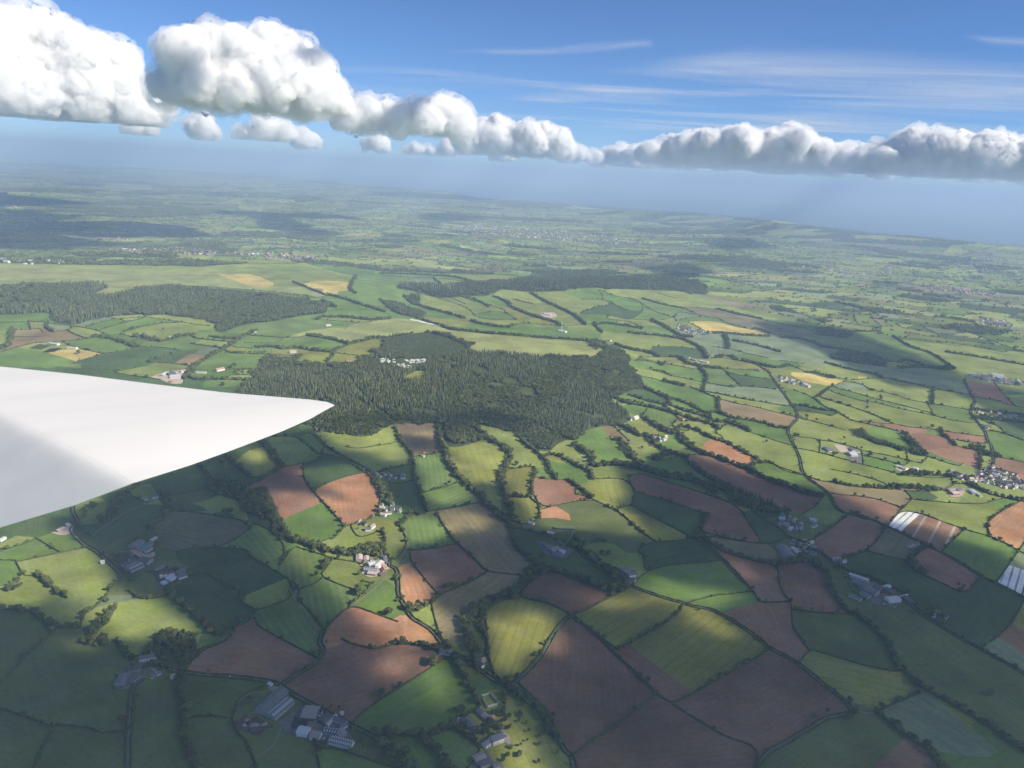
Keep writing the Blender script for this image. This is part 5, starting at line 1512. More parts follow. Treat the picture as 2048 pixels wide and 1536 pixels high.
FARMS = """
barn|F|800 300 490 610|20|6|g|g|long grey barn with dark solar panels on its roof at the big shaded farm|solar
barn|F|890 440 620 670|18|6|g|g|long ribbed barn side by side with the solar-panelled barn|rl14
barn|F|1070 600 1270 620|26|5|n|d|wide brownish cattle shed behind the black silage clamp|
barn|F|1000 860 1150 885|14|7|w|w|white-roofed barn with a pale front wall at the big shaded farm|
barn|F|1175 915 1305 935|13|6|n|w|brown-roofed barn joined to the white-roofed barn|
barn|F|1320 740 1430 650|12|5|d|d|dark barn beside the narrow pale lean-to in the big farm|
barn|F|1390 770 1520 640|5|4|p|w|narrow pale lean-to running up to the lane|
barn|F|1350 850 1530 875|11|5|d|g|dark low barn with square rooflights below the courtyard farmhouse|rl5
barn|F|1560 850 1620 930|12|5|n|g|brown square shed between the low barn and the long bottom barn|
barn|F|1430 975 1740 1050|14|5|g|w|long low barn with rows of rooflights, lowest building of the big farm|rl10
house|F|1500 690 1650 760|8|5|s|w|dark slate farmhouse with white walls beside the lane at the big farm|c2 w4
house|F|1590 800 1660 765|7|4.5|s|w|small slate wing at right angles to the slate farmhouse|
barn|F|590 200 640 220|6|3|w|w|small white shed in the corner where the farm track leaves the lane|
barn|F|1570 610 1610 590|6|3|p|w|little pale shed by the scrap heap above the lane|
house|G|670 1120 850 1050|13|8|s|w|large white manor house with slate roofs beside the gravel drive|c3 w6
house|G|550 1190 640 1130|9|6|s|w|white rear wing of the manor on its left side|c1 w3
house|G|770 1000 840 1030|9|7|g|w|pale-roofed block at the top end of the manor|c1
barn|G|250 750 370 870|12|5|g|s|pale grey barn in the manor's farmyard|
barn|G|300 860 400 900|8|4|d|s|dark lean-to at the foot of the manor's grey barn|
barn|G|450 600 540 680|8|4|s|s|slate stable block at the head of the manor drive|
barn|G|540 680 620 740|9|5|n|s|brown-roofed stable next to the slate stable block|
house|G|630 760 720 720|7|5|t|b|small tiled cottage in the orchard behind the manor|c1 w2
barn|G|400 1430 560 1360|15|5|n|g|broad purple-grey barn at the bottom of the picture below the manor|
barn|G|480 1500 640 1450|12|5|d|g|dark barn below the broad purple-grey barn|
barn|G|700 1520 800 1490|9|4|g|s|grey shed at the end of the lower manor drive|
house|H|410 880 580 910|8|5|s|w|long white cottage beside the lane at the tip of the vivid green field|c2 w4
house|H|570 930 630 860|7|5|s|w|gabled white end of the long cottage beside the lane|w1
house|H|1260 1060 1335 1050|7|5|n|w|brown-roofed cottage half of the pair beside the crop field|w2
house|H|1215 1110 1290 1200|8|5|s|w|dark-roofed white cottage between the tree belt and the yellow-green crop|c1 w3
barn|I|600 340 600 445|13|5|p|s|pinkish barn at the left end of the sunlit farm|
barn|I|745 370 745 455|10|5|p|s|smaller pinkish barn, second from the left at the sunlit farm|
barn|I|785 540 910 505|15|6|w|w|white barn in the middle of the sunlit farm|
barn|I|920 590 1050 480|14|6|w|w|long white barn with a skylight beside the red earth yard|rl2
barn|I|930 590 1000 590|8|5|l|w|small pale blue roof at the foot of the long white barn|
barn|I|700 625 960 655|14|5|g|g|wide grey shed at the bottom of the sunlit farm|rl6
barn|I|780 700 950 720|11|5|p|g|pinkish shed along the lower side of the wide grey shed|
barn|I|920 470 990 450|8|4|n|s|brown shed above the long white barn|
house|I|1060 365 1140 385|8|5|s|s|slate farmhouse at the top of the row of dark cottages|c2 w3
house|I|1100 420 1170 415|7|4.5|s|s|second dark cottage below the slate farmhouse|
house|I|1120 465 1180 460|7|4.5|s|s|third dark cottage of the row, nearest the lane|
house|I|1080 600 1110 660|7|4|t|b|small tiled shed in the red earth yard|
house|I|1060 545 1100 520|6|4|t|b|tiled shed beside the long white barn|
house|I|820 430 860 420|6|4|s|w|white cottage behind the white barn|w2
barn|I|1010 740 1060 690|7|3|d|d|dark open pen below the red earth yard|
barn|J|300 245 600 345|9|5|w|g|pale ridge of the long barns, topmost roof of the dark right-hand farm|
barn|J|320 290 620 395|12|5|g|g|grey long barn second from the top at the dark right-hand farm|rl8
barn|J|355 350 520 425|10|5|g|g|shorter grey barn along the lane at the dark right-hand farm|
barn|J|480 465 660 400|14|5|d|g|dark cross barn between the long barns and the yard|
barn|J|560 480 740 560|22|7|g|g|broad grey barn beside the concrete yard|
barn|J|480 540 620 615|14|5|g|g|grey barn against the lower side of the broad barn|
barn|J|295 560 490 640|10|4|g|w|long low shed standing apart below the dark right-hand farm|
barn|J|890 655 1075 635|16|6|w|w|white-roofed barn alone on the concrete yard|
barn|J|660 400 800 480|12|5|d|s|dark barn behind the broad grey barn|
barn|J|840 455 935 430|8|5|w|w|small white shed at the back of the dark right-hand farm|
house|J|870 480 1010 530|9|5|s|s|slate farmhouse at the back of the concrete yard|c2 w3
barn|J|1170 600 1290 700|13|4|d|d|dark silage barn at the right end of the farm|
barn|J|1110 580 1225 555|3|2|w|w|thin white trough wall at the edge of the dark field|
barn|K|600 535 775 430|18|6|g|g|grey barn at the top of the shaded left farm|
barn|K|730 590 950 450|12|5|v|g|dark blue-green barn between the grey barn and the white front|
house|K|850 610 965 535|6|4|s|w|white-fronted range beside the reddish yard|w5
barn|K|940 410 1050 350|8|4|p|s|pale narrow shed at the upper end of the shaded left farm|
barn|K|430 885 640 785|12|5|d|g|dark lean-to barn near the lane|
barn|K|520 960 760 850|24|6|d|g|very wide dark barn near the lane|rl8
barn|K|740 770 940 810|20|6|d|g|dark square barn at the right of the very wide barn|
barn|K|1020 950 1200 865|6|4|g|s|narrow grey shed of the lower yard|
barn|K|1110 1045 1390 1005|9|4|d|s|long dark shed across the lower yard|
barn|K|1280 1100 1375 1125|16|5|l|w|pale blue-roofed barn in the lower yard|
barn|K|1165 1180 1240 1215|9|4|l|w|small pale blue-roofed shed at the corner of the lower yard|
barn|K|1430 1020 1570 965|13|5|g|g|first of the two ribbed barns at the right of the lower yard|
barn|K|1450 1095 1610 1045|13|5|g|w|lower ribbed barn with a pale wall at the right of the lower yard|
barn|K|1280 1060 1390 1035|8|4|p|s|pinkish shed above the pale blue-roofed barn|
house|K|1190 1080 1245 1060|6|4|p|w|cream cottage beside the round white tank|
house|A|838 895 930 878|8|6|s|w|white farmhouse in front of the round copse|c2 w5
barn|A|715 1045 755 985|14|5|g|g|long pale grey barn at the left of the white farmhouse yard|
barn|A|785 1025 825 990|13|5|d|g|dark barn next to the long pale grey barn|
barn|A|770 955 850 940|14|5|d|s|dark range between the barns and the white farmhouse|
house|A|940 980 965 970|6|4|s|w|little white cottage in the garden below the white farmhouse|w2
house|A|1025 1000 1050 990|6|4|n|w|white bungalow at the garden's right end|w2
barn|A|340 120 385 100|9|4|p|s|pinkish shed in the sandy yard by the wing|
barn|A|395 85 430 70|8|4|w|w|white shed in the sandy yard by the wing|
barn|A|-5 180 30 160|8|4|w|w|white roofed shed at the left edge under the wing|
house|A|605 310 628 305|7|4|w|w|white hut beside the lane at the lit meadow corner|
house|8|740 803 805 793|8|5|s|w|white cottage among dark trees below the wing|c1 w3
house|8|655 825 685 812|6|4|s|w|small white outbuilding by the end of the pale track|
barn|B|1185 195 1225 205|12|5|d|g|dark barn at the left of the shaded valley farm|
barn|B|1230 215 1265 225|14|5|g|g|grey barn in the middle of the shaded valley farm|
barn|B|1255 240 1300 225|12|5|n|s|brown barn in the middle of the shaded valley farm|
barn|B|1270 255 1320 270|10|5|g|g|lower grey barn of the shaded valley farm|
barn|B|1310 240 1335 250|10|5|w|w|white-roofed barn at the right of the shaded valley farm|
barn|B|1280 100 1400 105|9|4|v|d|row of green sheds above the shaded valley farm|
barn|B|1235 125 1275 132|7|3|w|w|white long hut by the hedge above the valley farm|
barn|B|1120 68 1155 78|8|4|w|w|white-roofed hut below the rough crop plot|
barn|B|1650 345 1690 360|10|5|g|s|grey barn at the left of the farm at the belt corner|
barn|B|1690 370 1720 350|12|5|g|g|pale grey barn in the middle of the farm at the belt corner|
barn|B|1720 385 1760 380|12|5|g|w|lower grey barn of the farm at the belt corner|
house|B|1730 415 1760 425|8|5|s|w|house below the barns at the belt corner|
barn|C|590 215 645 285|24|6|g|g|huge grey barn at the edge of the shaded hamlet|
barn|C|652 222 685 245|10|5|w|w|white-roofed shed beside the huge grey barn|
barn|C|760 50 800 60|12|5|l|w|pale blue-roofed barn above the shaded hamlet|
barn|C|770 95 800 80|8|4|g|w|grey shed below the pale blue-roofed barn|
house|C|575 45 610 52|8|5|w|w|white-roofed house at the top left of the shaded hamlet|
house|C|1380 205 1410 195|9|5|s|w|slate house alone beside the field of rows|w2
barn|C|1345 215 1375 220|8|4|p|s|pinkish shed next to the slate house alone|
barn|7|235 640 285 640|34|4|g|w|pale poultry shed standing in the wide lit pasture|
barn|7|460 630 490 655|12|5|g|w|grey long shed at the top of the pasture farm|
barn|7|445 685 505 685|30|5|w|w|group-wide white barn of the pasture farm|rl4
barn|7|480 665 545 675|9|4|w|w|white cross shed of the pasture farm|
barn|7|880 795 930 805|12|5|w|w|white barn at the left of the roadside works|
barn|7|930 810 975 825|14|5|p|w|cream barn in the middle of the roadside works|
barn|7|1040 815 1075 825|14|6|w|w|bright white barn at the right of the roadside works|
barn|7|1350 1020 1410 1010|16|5|n|b|red-brown barn of the farm below the tree row|
barn|7|1380 1045 1440 1040|16|5|p|b|pinkish barn of the farm below the tree row|
barn|7|1430 1020 1480 1010|14|5|g|g|grey barn of the farm below the tree row|
barn|7|1560 1015 1600 1050|12|5|l|w|pale long shed, left of the two beside the village|
barn|7|1610 1040 1655 1070|8|4|w|w|narrow white shed, right of the two beside the village|
barn|4|960 790 1020 800|14|5|g|w|grey barn of the farm behind the green fields|
barn|4|1040 815 1090 830|14|5|p|b|reddish barn of the farm behind the green fields|
barn|4|1130 835 1210 850|14|5|w|w|long white barn of the farm behind the green fields|
barn|4|1080 850 1120 860|12|5|l|w|pale blue barn of the farm behind the green fields|
house|4|180 620 215 628|12|5|p|w|pinkish house by the wood end|
barn|3|1350 450 1400 455|16|6|w|w|white factory-like barn in the wooded valley|
barn|3|1330 440 1350 445|12|5|w|w|small white barn left of the factory-like barn|
barn|3|1465 585 1525 595|22|6|w|w|white barn at the foot of the tall mast|
barn|3|870 0 900 5|10|5|w|w|far white barn beyond the airfield|
barn|1|1650 990 1700 960|16|5|w|g|pale barn at the left of the plateau farm|
barn|1|1720 975 1790 965|30|5|d|g|wide dark barn in the middle of the plateau farm|
barn|1|1750 1000 1860 1000|24|6|w|w|white twin barn of the plateau farm|
barn|1|1760 945 1810 940|14|5|g|g|grey barn at the back of the plateau farm|
barn|1|1850 945 1900 940|16|5|p|w|cream barn at the right of the plateau farm|
barn|1|1740 1045 1770 1050|12|4|t|b|reddish shed at the foot of the plateau farm|
house|2|265 935 345 920|14|6|t|w|long house with a tiled roof above the orchard strip|
house|2|1025 745 1090 745|14|6|p|w|cream country house among the trees left of the bright square field|
barn|2|65 952 165 955|9|4|w|w|thin white shed behind the hedge by the plateau farm|
barn|2|1390 470 1440 468|14|5|w|w|white hangar at the airfield's west end|
barn|2|640 538 680 538|10|4|w|w|white shed by the plateau lane|
barn|2|1600 840 1650 835|10|4|t|b|reddish shed at the corner of the wood|
barn|1|1730 592 1760 592|12|5|w|w|bright white house in the plateau hollow|
barn|1|690 700 790 708|14|5|p|w|cream shed beside the sandy field|
barn|1|510 655 600 668|14|5|w|w|white shed behind the solar arrays|
"""
nb = 0
for ln in FARMS.strip().split('\n'):
    kd_, fr, c4, W_, h_, rf_, wl_, lab, opt = ln.split('|'); kw = {}
    for o_ in opt.split():
        if o_ == 'solar': kw['solar'] = True
        elif o_[:2] == 'rl': kw['rl'] = int(o_[2:])
        elif o_[0] == 'c': kw['chim'] = int(o_[1:])
        elif o_[0] == 'w': kw['win'] = int(o_[1:])
    B(kd_, fr, c4, float(W_), float(h_), rf_, wl_, lab, **kw); nb += 1
def patch(name, fr, s, m_, dz=.7):
    pts = fp(fr, s); q = unproj(catmull(pts+[pts[0]], 3)[:-1]); n = len(q)
    g = [(x, y) for x in np.arange(q[:, 0].min(), q[:, 0].max(), 9) for y in np.arange(q[:, 1].min(), q[:, 1].max(), 9)]
    g = [p for p in g if inside(np.array([p[0]]), np.array([p[1]]), q)[0]]
    vv, _, ff, *_r = delaunay_2d_cdt([Vector(p) for p in q]+[Vector(p) for p in g], [(i, (i+1) % n) for i in range(n)], [], 1, .01)
    P2 = np.array([(a[0], a[1]) for a in vv]); obj(name, mesh_np(name, np.column_stack([P2, H(P2[:, 0], P2[:, 1])+dz]), [list(f) for f in ff], [m_]), kind='structure')
patch('farmyard', 'F', "700,720 860,640 900,560 1000,520 1180,510 1300,560 1480,620 1560,650 1640,800 1720,900 1760,980 1600,960 1400,960 1300,990 950,900 800,810", CONC)
patch('silage_clamp', 'F', "960,620 1010,690 1130,690 1080,815 930,805 900,760", SILAGE, .9)
patch('muck_yard', 'F', "190,700 225,650 290,622 340,665 430,640 520,700 620,720 655,790 560,800 500,880 400,897 330,855 200,815 165,745", MUCK)
patch('farmyard', 'F', "560,240 700,230 760,250 450,560 380,570 520,420 640,300", GRAVEL, .6)
patch('gravel_drive', 'G', "820,880 880,870 930,970 985,1020 980,1150 930,1130 860,1060 830,980", GRAVEL)
patch('farmyard', 'G', "90,710 200,690 300,740 400,860 380,930 250,880 150,850", GRAVEL)
patch('farmyard', 'G', "560,1220 640,1220 660,1330 760,1440 850,1450 840,1540 400,1540 380,1450 500,1400 620,1400", CONC, .6)
patch('farmyard', 'I', "560,450 700,500 760,560 790,470 900,420 1100,420 1190,520 1220,590 1100,640 980,740 800,760 650,680 700,600 620,520", SANDY)
patch('red_yard', 'I', "1010,560 1100,510 1150,560 1130,630 1010,670 960,650", REDY, .9)
patch('riding_arena', 'I', "1440,420 1590,435 1600,470 1460,462", CONC)
patch('farmyard', 'J', "640,640 700,570 860,530 940,590 1090,640 990,750 860,705 780,720 660,680", CONC)
patch('farmyard', 'J', "260,210 420,200 660,370 900,420 1050,560 900,560 700,600 480,640 450,540 500,440", MUCK, .5)
patch('farmyard', 'K', "540,560 700,560 860,640 1010,600 1010,690 830,710 700,670", REDY)
patch('farmyard', 'K', "240,680 420,600 700,660 960,760 820,900 600,1030 430,960 330,860", MUCK, .5)
patch('farmyard', 'K', "960,960 1180,850 1330,900 1600,960 1640,1090 1300,1190 1180,1240 1040,1110", MUCK, .5)
patch('farmyard', 'A', "840,900 940,905 960,940 890,960 860,1040 800,1060 700,1060 740,960", CONC)
patch('garden_drive', 'A', "900,935 935,945 945,970 930,995 905,985 925,965", GRAVEL, .9)
patch('sandy_yard', 'A', "305,125 380,95 460,60 450,85 420,130 360,140", SANDY)
patch('farmyard', 'B', "1180,190 1300,205 1400,225 1370,250 1330,280 1250,265 1200,230", CONC)
patch('farmyard', 'B', "1640,340 1700,335 1770,360 1770,400 1710,410 1660,380", CONC)
patch('sandy_yard', '7', "305,590 400,600 440,650 370,660", SANDY)
patch('farmyard', '7', "430,650 550,650 560,760 450,740", CONC)
patch('farmyard', '7', "870,785 980,800 1110,830 1100,845 960,850 880,815", SANDY)
patch('farmyard', '7', "1340,1000 1500,990 1480,1060 1380,1070", REDY)
patch('farmyard', '1', "1540,1000 1640,960 1780,930 1920,930 1880,1000 1860,1060 1740,1060 1640,1020", SANDY)
patch('factory_yard', '3', "1310,435 1420,430 1450,460 1400,475 1330,460", SANDY)
# walls of the kitchen garden
for k, (c4, lab) in enumerate([("510 355 650 315", 'pale brick wall along the top of the walled garden'), ("650 320 790 480", 'dark side wall of the walled garden next to the drive trees'), ("620 530 790 485", 'pale brick wall along the bottom of the walled garden'), ("510 360 605 550", 'left side wall of the walled garden facing the vivid green field')]):
    c, rot, L = frame_of('G', *[float(a) for a in c4.split()]); o = obj('garden_wall', mesh_np('garden_wall', *merge([boxm(-L/2, L/2, -.35, .35, -1, 3.0), boxm(-L/2-.1, L/2+.1, -.5, .5, 3.0, 3.25)]), [WM['s' if k % 2 else 'w']]), loc=(c[0], c[1], H1(*c)), label=lab, cat='wall'); o.rotation_euler = (0, 0, rot)
# houses scattered through hamlets, villages and towns
hv = []
def small_house(w, l, h, rf_, wl_):
    v1, f1 = wall_gable(l, w, h, w*.38); v2, f2 = roof_gable(l, w, h, w*.38); me = mesh_np('house', *merge([(v1, f1), (v2, f2)]), [WM[wl_], BM[rf_]])
    me.polygons.foreach_set('material_index', np.array([0]*len(f1)+[1]*len(f2), np.int32)); return me
SH = [small_house(*a) for a in ((7.5, 11, 5, 's', 'w'), (8, 14, 5, 'n', 'w'), (7, 10, 4.5, 't', 'b'), (8, 12, 5, 'p', 'w'), (9, 16, 4.5, 'g', 'w'), (7, 18, 4.5, 's', 's'), (12, 22, 5, 'w', 'w'), (10, 18, 4, 'g', 'g'))]
CL = [('D', "690,705 740,740 800,750 930,750 930,775 800,770 700,730", 12, 1, 'small house in the hamlet above the tree belt corner', 'houses in the hillside hamlet', 1.0),
      ('D', "780,930 850,930 930,960 920,990 860,980 780,1010 740,1000", 11, 1, 'house in the leafy hamlet beside the orange field', 'houses in the leafy hamlet', 1.0),
      ('D', "630,1040 700,1030 750,1060 700,1090 640,1080", 4, 1, 'house in the walled gardens below the orange field', 'houses below the orange field', 1.0),
      ('D', "380,475 440,480 420,500", 2, 1, 'cottage at the wood edge under the wing tip', 'cottages at the wood edge', 1.0),
      ('D', "1000,625 1060,630 1040,645", 2, 1, 'cottage between the belts below the wood', 'cottages below the wood', 1.0),
      ('C', "550,30 600,20 700,60 720,130 650,110 560,70", 12, 1, 'small house in the shaded hamlet above the long barns', 'houses in the shaded hamlet', 1.0),
      ('C', "640,170 760,175 820,250 800,265 700,240", 14, 1, 'small house beside the lane next to the huge grey barn', 'houses beside the huge grey barn', 1.0),
      ('C', "910,285 970,290 960,310 920,305", 4, 1, 'house at the lane bend above the dark right-hand farm', 'houses at the lane bend', 1.0),
      ('J', "1600,850 1720,840 1850,940 1800,990 1650,920", 9, 1, 'white house of the cluster along the lane at the right', 'white houses along the right-hand lane', .9),
      ('7', "1640,830 1760,800 1950,860 2048,940 2048,1010 1850,990 1700,940 1640,900", 60, 1, 'house in the village at the right edge', 'houses in the right-edge village', 1.0),
      ('7', "1380,830 1500,870 1640,900 1700,950 1560,930 1430,900", 18, 1, 'house at the left end of the right-edge village', 'houses at the village end', 1.0),
      ('7', "1600,270 1760,290 2048,340 2048,390 1800,360 1620,310", 18, 1, 'house among trees behind the lane at the right', 'houses behind the lane', 1.1),
      ('7', "1680,420 1740,430 1750,450 1700,440", 3, 1, 'cottage beside the bend of the right-hand lane', 'cottages at the lane bend', 1.0),
      ('6', "170,390 270,390 280,420 190,420", 3, 1, 'cottage hidden at the wood edge', 'cottages at the wood edge on the right', 1.0),
      ('6', "430,570 580,580 590,620 500,630 440,600", 8, 1, 'white house in the garden hamlet left of the orange strip', 'houses of the garden hamlet', 1.0),
      ('6', "690,380 820,410 800,430 700,420", 4, 2, 'reddish shed above the orange strip field', 'sheds above the orange strip', 1.0),
      ('5', "0,730 80,750 250,790 240,815 100,790 0,770", 20, 1, 'house in the hamlet below the ripe field', 'houses below the ripe field', 1.1),
      ('4', "880,460 1000,470 1120,520 1240,550 1200,570 1000,560 900,520", 30, 1, 'house in the village left of the ripe yellow field', 'houses of the yellow-field village', 1.2),
      ('4', "1680,910 1750,920 1740,940 1690,930", 4, 1, 'white house beside the road on the pale fields', 'white houses by the road', 1.1),
      ('5', "1550,700 1700,720 1850,740 2048,790 2040,810 1800,780 1600,740", 20, 3, 'industrial shed in the row at the right edge', 'industrial sheds at the right edge', 1.8),
      ('5', "1640,250 1900,260 1990,310 1700,290", 22, 1, 'house in the distant village on the right', 'houses of the distant village', 1.3),
      ('L', "0,415 130,420 430,430 420,450 150,448 0,440", 16, 3, 'shed of the far airfield estate on the left', 'sheds of the far airfield estate', 1.5)]
HS = []
for fr, s, n, kd_, lab, grp, sc in CL:
    pg = np.array(fp(fr, s)); gp = unproj(pg); x0, y0 = gp.min(0); x1, y1 = gp.max(0); got = 0; tries = 0; base_r = nr.uniform(0, 3.1)
    while got < n and tries < 4000:
        tries += 1; x, y = nr.uniform(x0, x1), nr.uniform(y0, y1)
        if not inside(np.array([x]), np.array([y]), gp)[0]: continue
        if any((x-a)**2+(y-b)**2 < (13*sc)**2 for a, b in HS[-80:]): continue
        HS.append((x, y)); got += 1
        me = SH[nr.choice(8, p={1: [.3, .15, .15, .12, .08, .12, .03, .05], 2: [0, 0, .6, .4, 0, 0, 0, 0], 3: [0, .1, 0, .1, .25, 0, .2, .35]}[kd_])]
        o = obj('house' if kd_ == 1 else 'shed', me, loc=(x, y, H1(x, y)), label=lab, cat='house' if kd_ == 1 else 'shed', group=grp); o.rotation_euler = (0, 0, base_r+(1.57 if nr.rand() < .4 else 0)+nr.normal()*.2); q = sc*nr.uniform(.8, 1.15); o.scale = (q, q, q)
    for k in range(int(n*2.2)):
        x, y = nr.uniform(x0, x1), nr.uniform(y0, y1)
        if inside(np.array([x]), np.array([y]), gp)[0]: EXTRA_T.append((x, y, nr.uniform(.5, .9)))
# towns too far to count: one object
V, F, MI, n0 = [], [], [], 0
hb = [np.array(a) for a in wall_gable(12, 8, 5, 3)[:1]][0]; hf = wall_gable(12, 8, 5, 3)[1]
for fr, s, n, sc in [('M', "680,225 820,195 1000,225 1250,240 1500,265 1750,300 1950,340 1700,335 1400,320 1100,290 850,270 700,240", 620, 1.9), ('L', "740,365 850,345 1100,345 1300,375 1250,395 1000,392 800,390", 240, 1.7), ('L', "1280,380 1500,385 1900,410 1900,430 1600,410", 60, 1.8),
                     ('N', "1400,570 1600,580 1900,620 1850,640 1500,600", 120, 1.6), ('N', "600,450 900,470 1300,500 1100,520 700,480", 60, 1.6), ('N', "1500,400 1900,380 2046,480 2000,520 1700,480", 120, 1.9), ('L', "0,0 600,60 1300,100 2000,160 2000,380 900,300 0,330", 110, 1.8), ('N', "0,200 800,300 1900,560 1200,620 400,480 0,400", 120, 1.6), ('L', "730,240 1000,250 960,275 760,265", 22, 2.5), ('N', "1780,760 1960,800 1940,830 1800,800", 50, 1.3)]:
    gp = unproj(fp(fr, s)); x0, y0 = gp.min(0); x1, y1 = gp.max(0); got = 0; tr_ = 0
    while got < n and tr_ < 60000:
        tr_ += 1; x, y = nr.uniform(x0, x1), nr.uniform(y0, y1)
        if not inside(np.array([x]), np.array([y]), gp)[0]: continue
        a = nr.uniform(0, 3.14); c_, s_ = math.cos(a), math.sin(a); q = hb*sc*nr.uniform(.7, 1.2); V.append(np.column_stack([q[:, 0]*c_-q[:, 1]*s_+x, q[:, 0]*s_+q[:, 1]*c_+y, q[:, 2]+H1(x, y)])); F += [[i+n0 for i in f] for f in hf]; n0 += len(q); got += 1
        mi = nr.choice([1, 2, 3, 4], p=[.42, .22, .26, .10]); MI += [0, 0, 0, 0, mi, mi, 0]
me = mesh_np('far_town', np.concatenate(V), F, [WM['s'], BM['s'], BM['t'], BM['p'], WM['w']]); me.polygons.foreach_set('material_index', np.array(MI, np.int32))
obj('far_town', me, kind='stuff', label='pale roofs of the distant towns scattered towards the coast', cat='town')
# static caravans in the wood, trailers on the airfield
cv_, cf_ = merge([boxm(-4.5, 4.5, -1.7, 1.7, .4, 3.0), boxm(-4.6, 4.6, -1.3, 1.3, 3.0, 3.35)]); wv, wf = merge([boxm(x-.9, x+.9, -1.74, -1.69, 1.4, 2.3) for x in (-3, 0, 3)])
CVM = mat('caravan_panel', (.80, .80, .76), .5, noise=4, col2=(.70, .70, .66)); CB, CWN = mesh_np('body', cv_, cf_, [CVM]), mesh_np('window', wv, wf, [GLASS])
for a, n_ in (("780,52 870,58 880,80 790,80", 20), ("895,98 970,90 985,112 930,118", 12), ("930,58 1050,55 1055,80 940,84", 24), ("865,82 935,84 930,100 890,96", 8)):
    gp = unproj(fp('D', a)); got = 0; k_ = 0
    while got < n_ and k_ < 3000:
        k_ += 1; x, y = nr.uniform(gp[:, 0].min(), gp[:, 0].max()), nr.uniform(gp[:, 1].min(), gp[:, 1].max())
        if not inside(np.array([x]), np.array([y]), gp)[0]: continue
        got += 1
        e = bpy.data.objects.new('static_caravan', None); COL.objects.link(e); e.location = (x, y, H1(x, y)); e.rotation_euler = (0, 0, nr.uniform(-.5, .5)+.6); e.scale = (1.15, 1.15, 1.1)
        tag(e, 'white static caravan in the clearing inside the great wooded hill', 'caravan', 'static caravans in the wood'); obj('body', CB, e); obj('window', CWN, e)
tvv, tff = merge([boxm(-4.5, 4, -.9, .9, .5, 2.2), boxm(4, 5.4, -.5, .5, .7, 1.6)])
TRL = mesh_np('body', tvv, tff, [CVM])
for k, (x, y) in enumerate(unproj(catmull(fp('3', "250,492 300,500 350,513 400,525 450,537 500,545 555,553"), 7))):
    o = obj('glider_trailer', TRL, loc=(x, y, H1(x, y)), label='long white trailer in the row along the airfield hedge', cat='trailer', group='trailers parked along the airfield'); o.rotation_euler = (0, 0, 1.2+nr.normal()*.2); o.scale = (1.9,)*3
# tall mast by the white barn, church tower, round tank, solar arrays, polythene
p = unproj(fp('3', "1487,585"))[0]; e = bpy.data.objects.new('mast', None); COL.objects.link(e); e.location = (p[0], p[1], H1(*p)); tag(e, 'tall slim pale chimney mast above the white barn in the valley', 'mast')
def cyl(r0, r1, z0, z1, n=12):
    a = np.arange(n)*2*math.pi/n; v = [(r0*math.cos(t), r0*math.sin(t), z0) for t in a]+[(r1*math.cos(t), r1*math.sin(t), z1) for t in a]
    return v, [[i, (i+1) % n, n+(i+1) % n, n+i] for i in range(n)]+[list(range(n))[::-1], list(range(n, 2*n))]
obj('shaft', mesh_np('shaft', *cyl(1.8, 1.1, -1, 50), [WM['w']]), e); obj('cap', mesh_np('cap', *cyl(1.5, 1.5, 50, 52), [WM['g']]), e)
p = unproj(fp('4', "990,500"))[0]; e = bpy.data.objects.new('church', None); COL.objects.link(e); e.location = (p[0], p[1], H1(*p)); tag(e, 'stone church with a square tower left of the ripe yellow field', 'church')
obj('tower', mesh_np('tower', *merge([boxm(-4, 4, -4, 4, -1, 24)]+[boxm(x-.8, x+.8, y-.8, y+.8, 24, 26.5) for x in (-3.3, 3.3) for y in (-3.3, 3.3)]), [WM['s']]), e)
v, f = wall_gable(24, 10, 8, 5); nv = obj('nave', mesh_np('nave', [(a+16, b, c) for a, b, c in v], f, [WM['s']]), e); v, f = roof_gable(24, 10, 8, 5); obj('roof', mesh_np('roof', [(a+16, b, c) for a, b, c in v], f, [BM['s']]), nv)
p = unproj(fp('K', "1140,1075"))[0]; obj('water_tank', mesh_np('water_tank', *merge([cyl(3, 3, -1, 5, 20), cyl(3.1, .4, 5, 6.2, 20)]), [WM['w']]), loc=(p[0], p[1], H1(*p)), label='round white tank in the lower yard of the shaded left farm', cat='tank')
for s, lab in (("290,705 400,660 560,690 420,720", 'dark solar array, left block beside the sandy field'), ("430,745 520,705 680,700 560,740", 'dark solar array, right block beside the sandy field')):
    pts = unproj(fp('1', s)); e = bpy.data.objects.new('solar_array', None); COL.objects.link(e); c = pts.mean(0); e.location = (c[0], c[1], H1(*c)); tag(e, lab, 'solar array')
    u = pts[1]-pts[0]; v_ = pts[3]-pts[0]; nrow = 14
    for k in range(nrow):
        a = pts[0]+v_*(k+.15)/nrow-c; b = a+u; w2 = v_/nrow*.66
        q = [(a[0], a[1], 1.2), (b[0], b[1], 1.2), (b[0]+w2[0], b[1]+w2[1], 3.4), (a[0]+w2[0], a[1]+w2[1], 3.4)]; q += [(x, y, z-.15) for x, y, z in q]
        obj('panel_row', mesh_np('panel_row', q, [[0, 1, 2, 3], [7, 6, 5, 4], [0, 4, 5, 1], [1, 5, 6, 2], [2, 6, 7, 3], [3, 7, 4, 0]], [PANEL]), e)

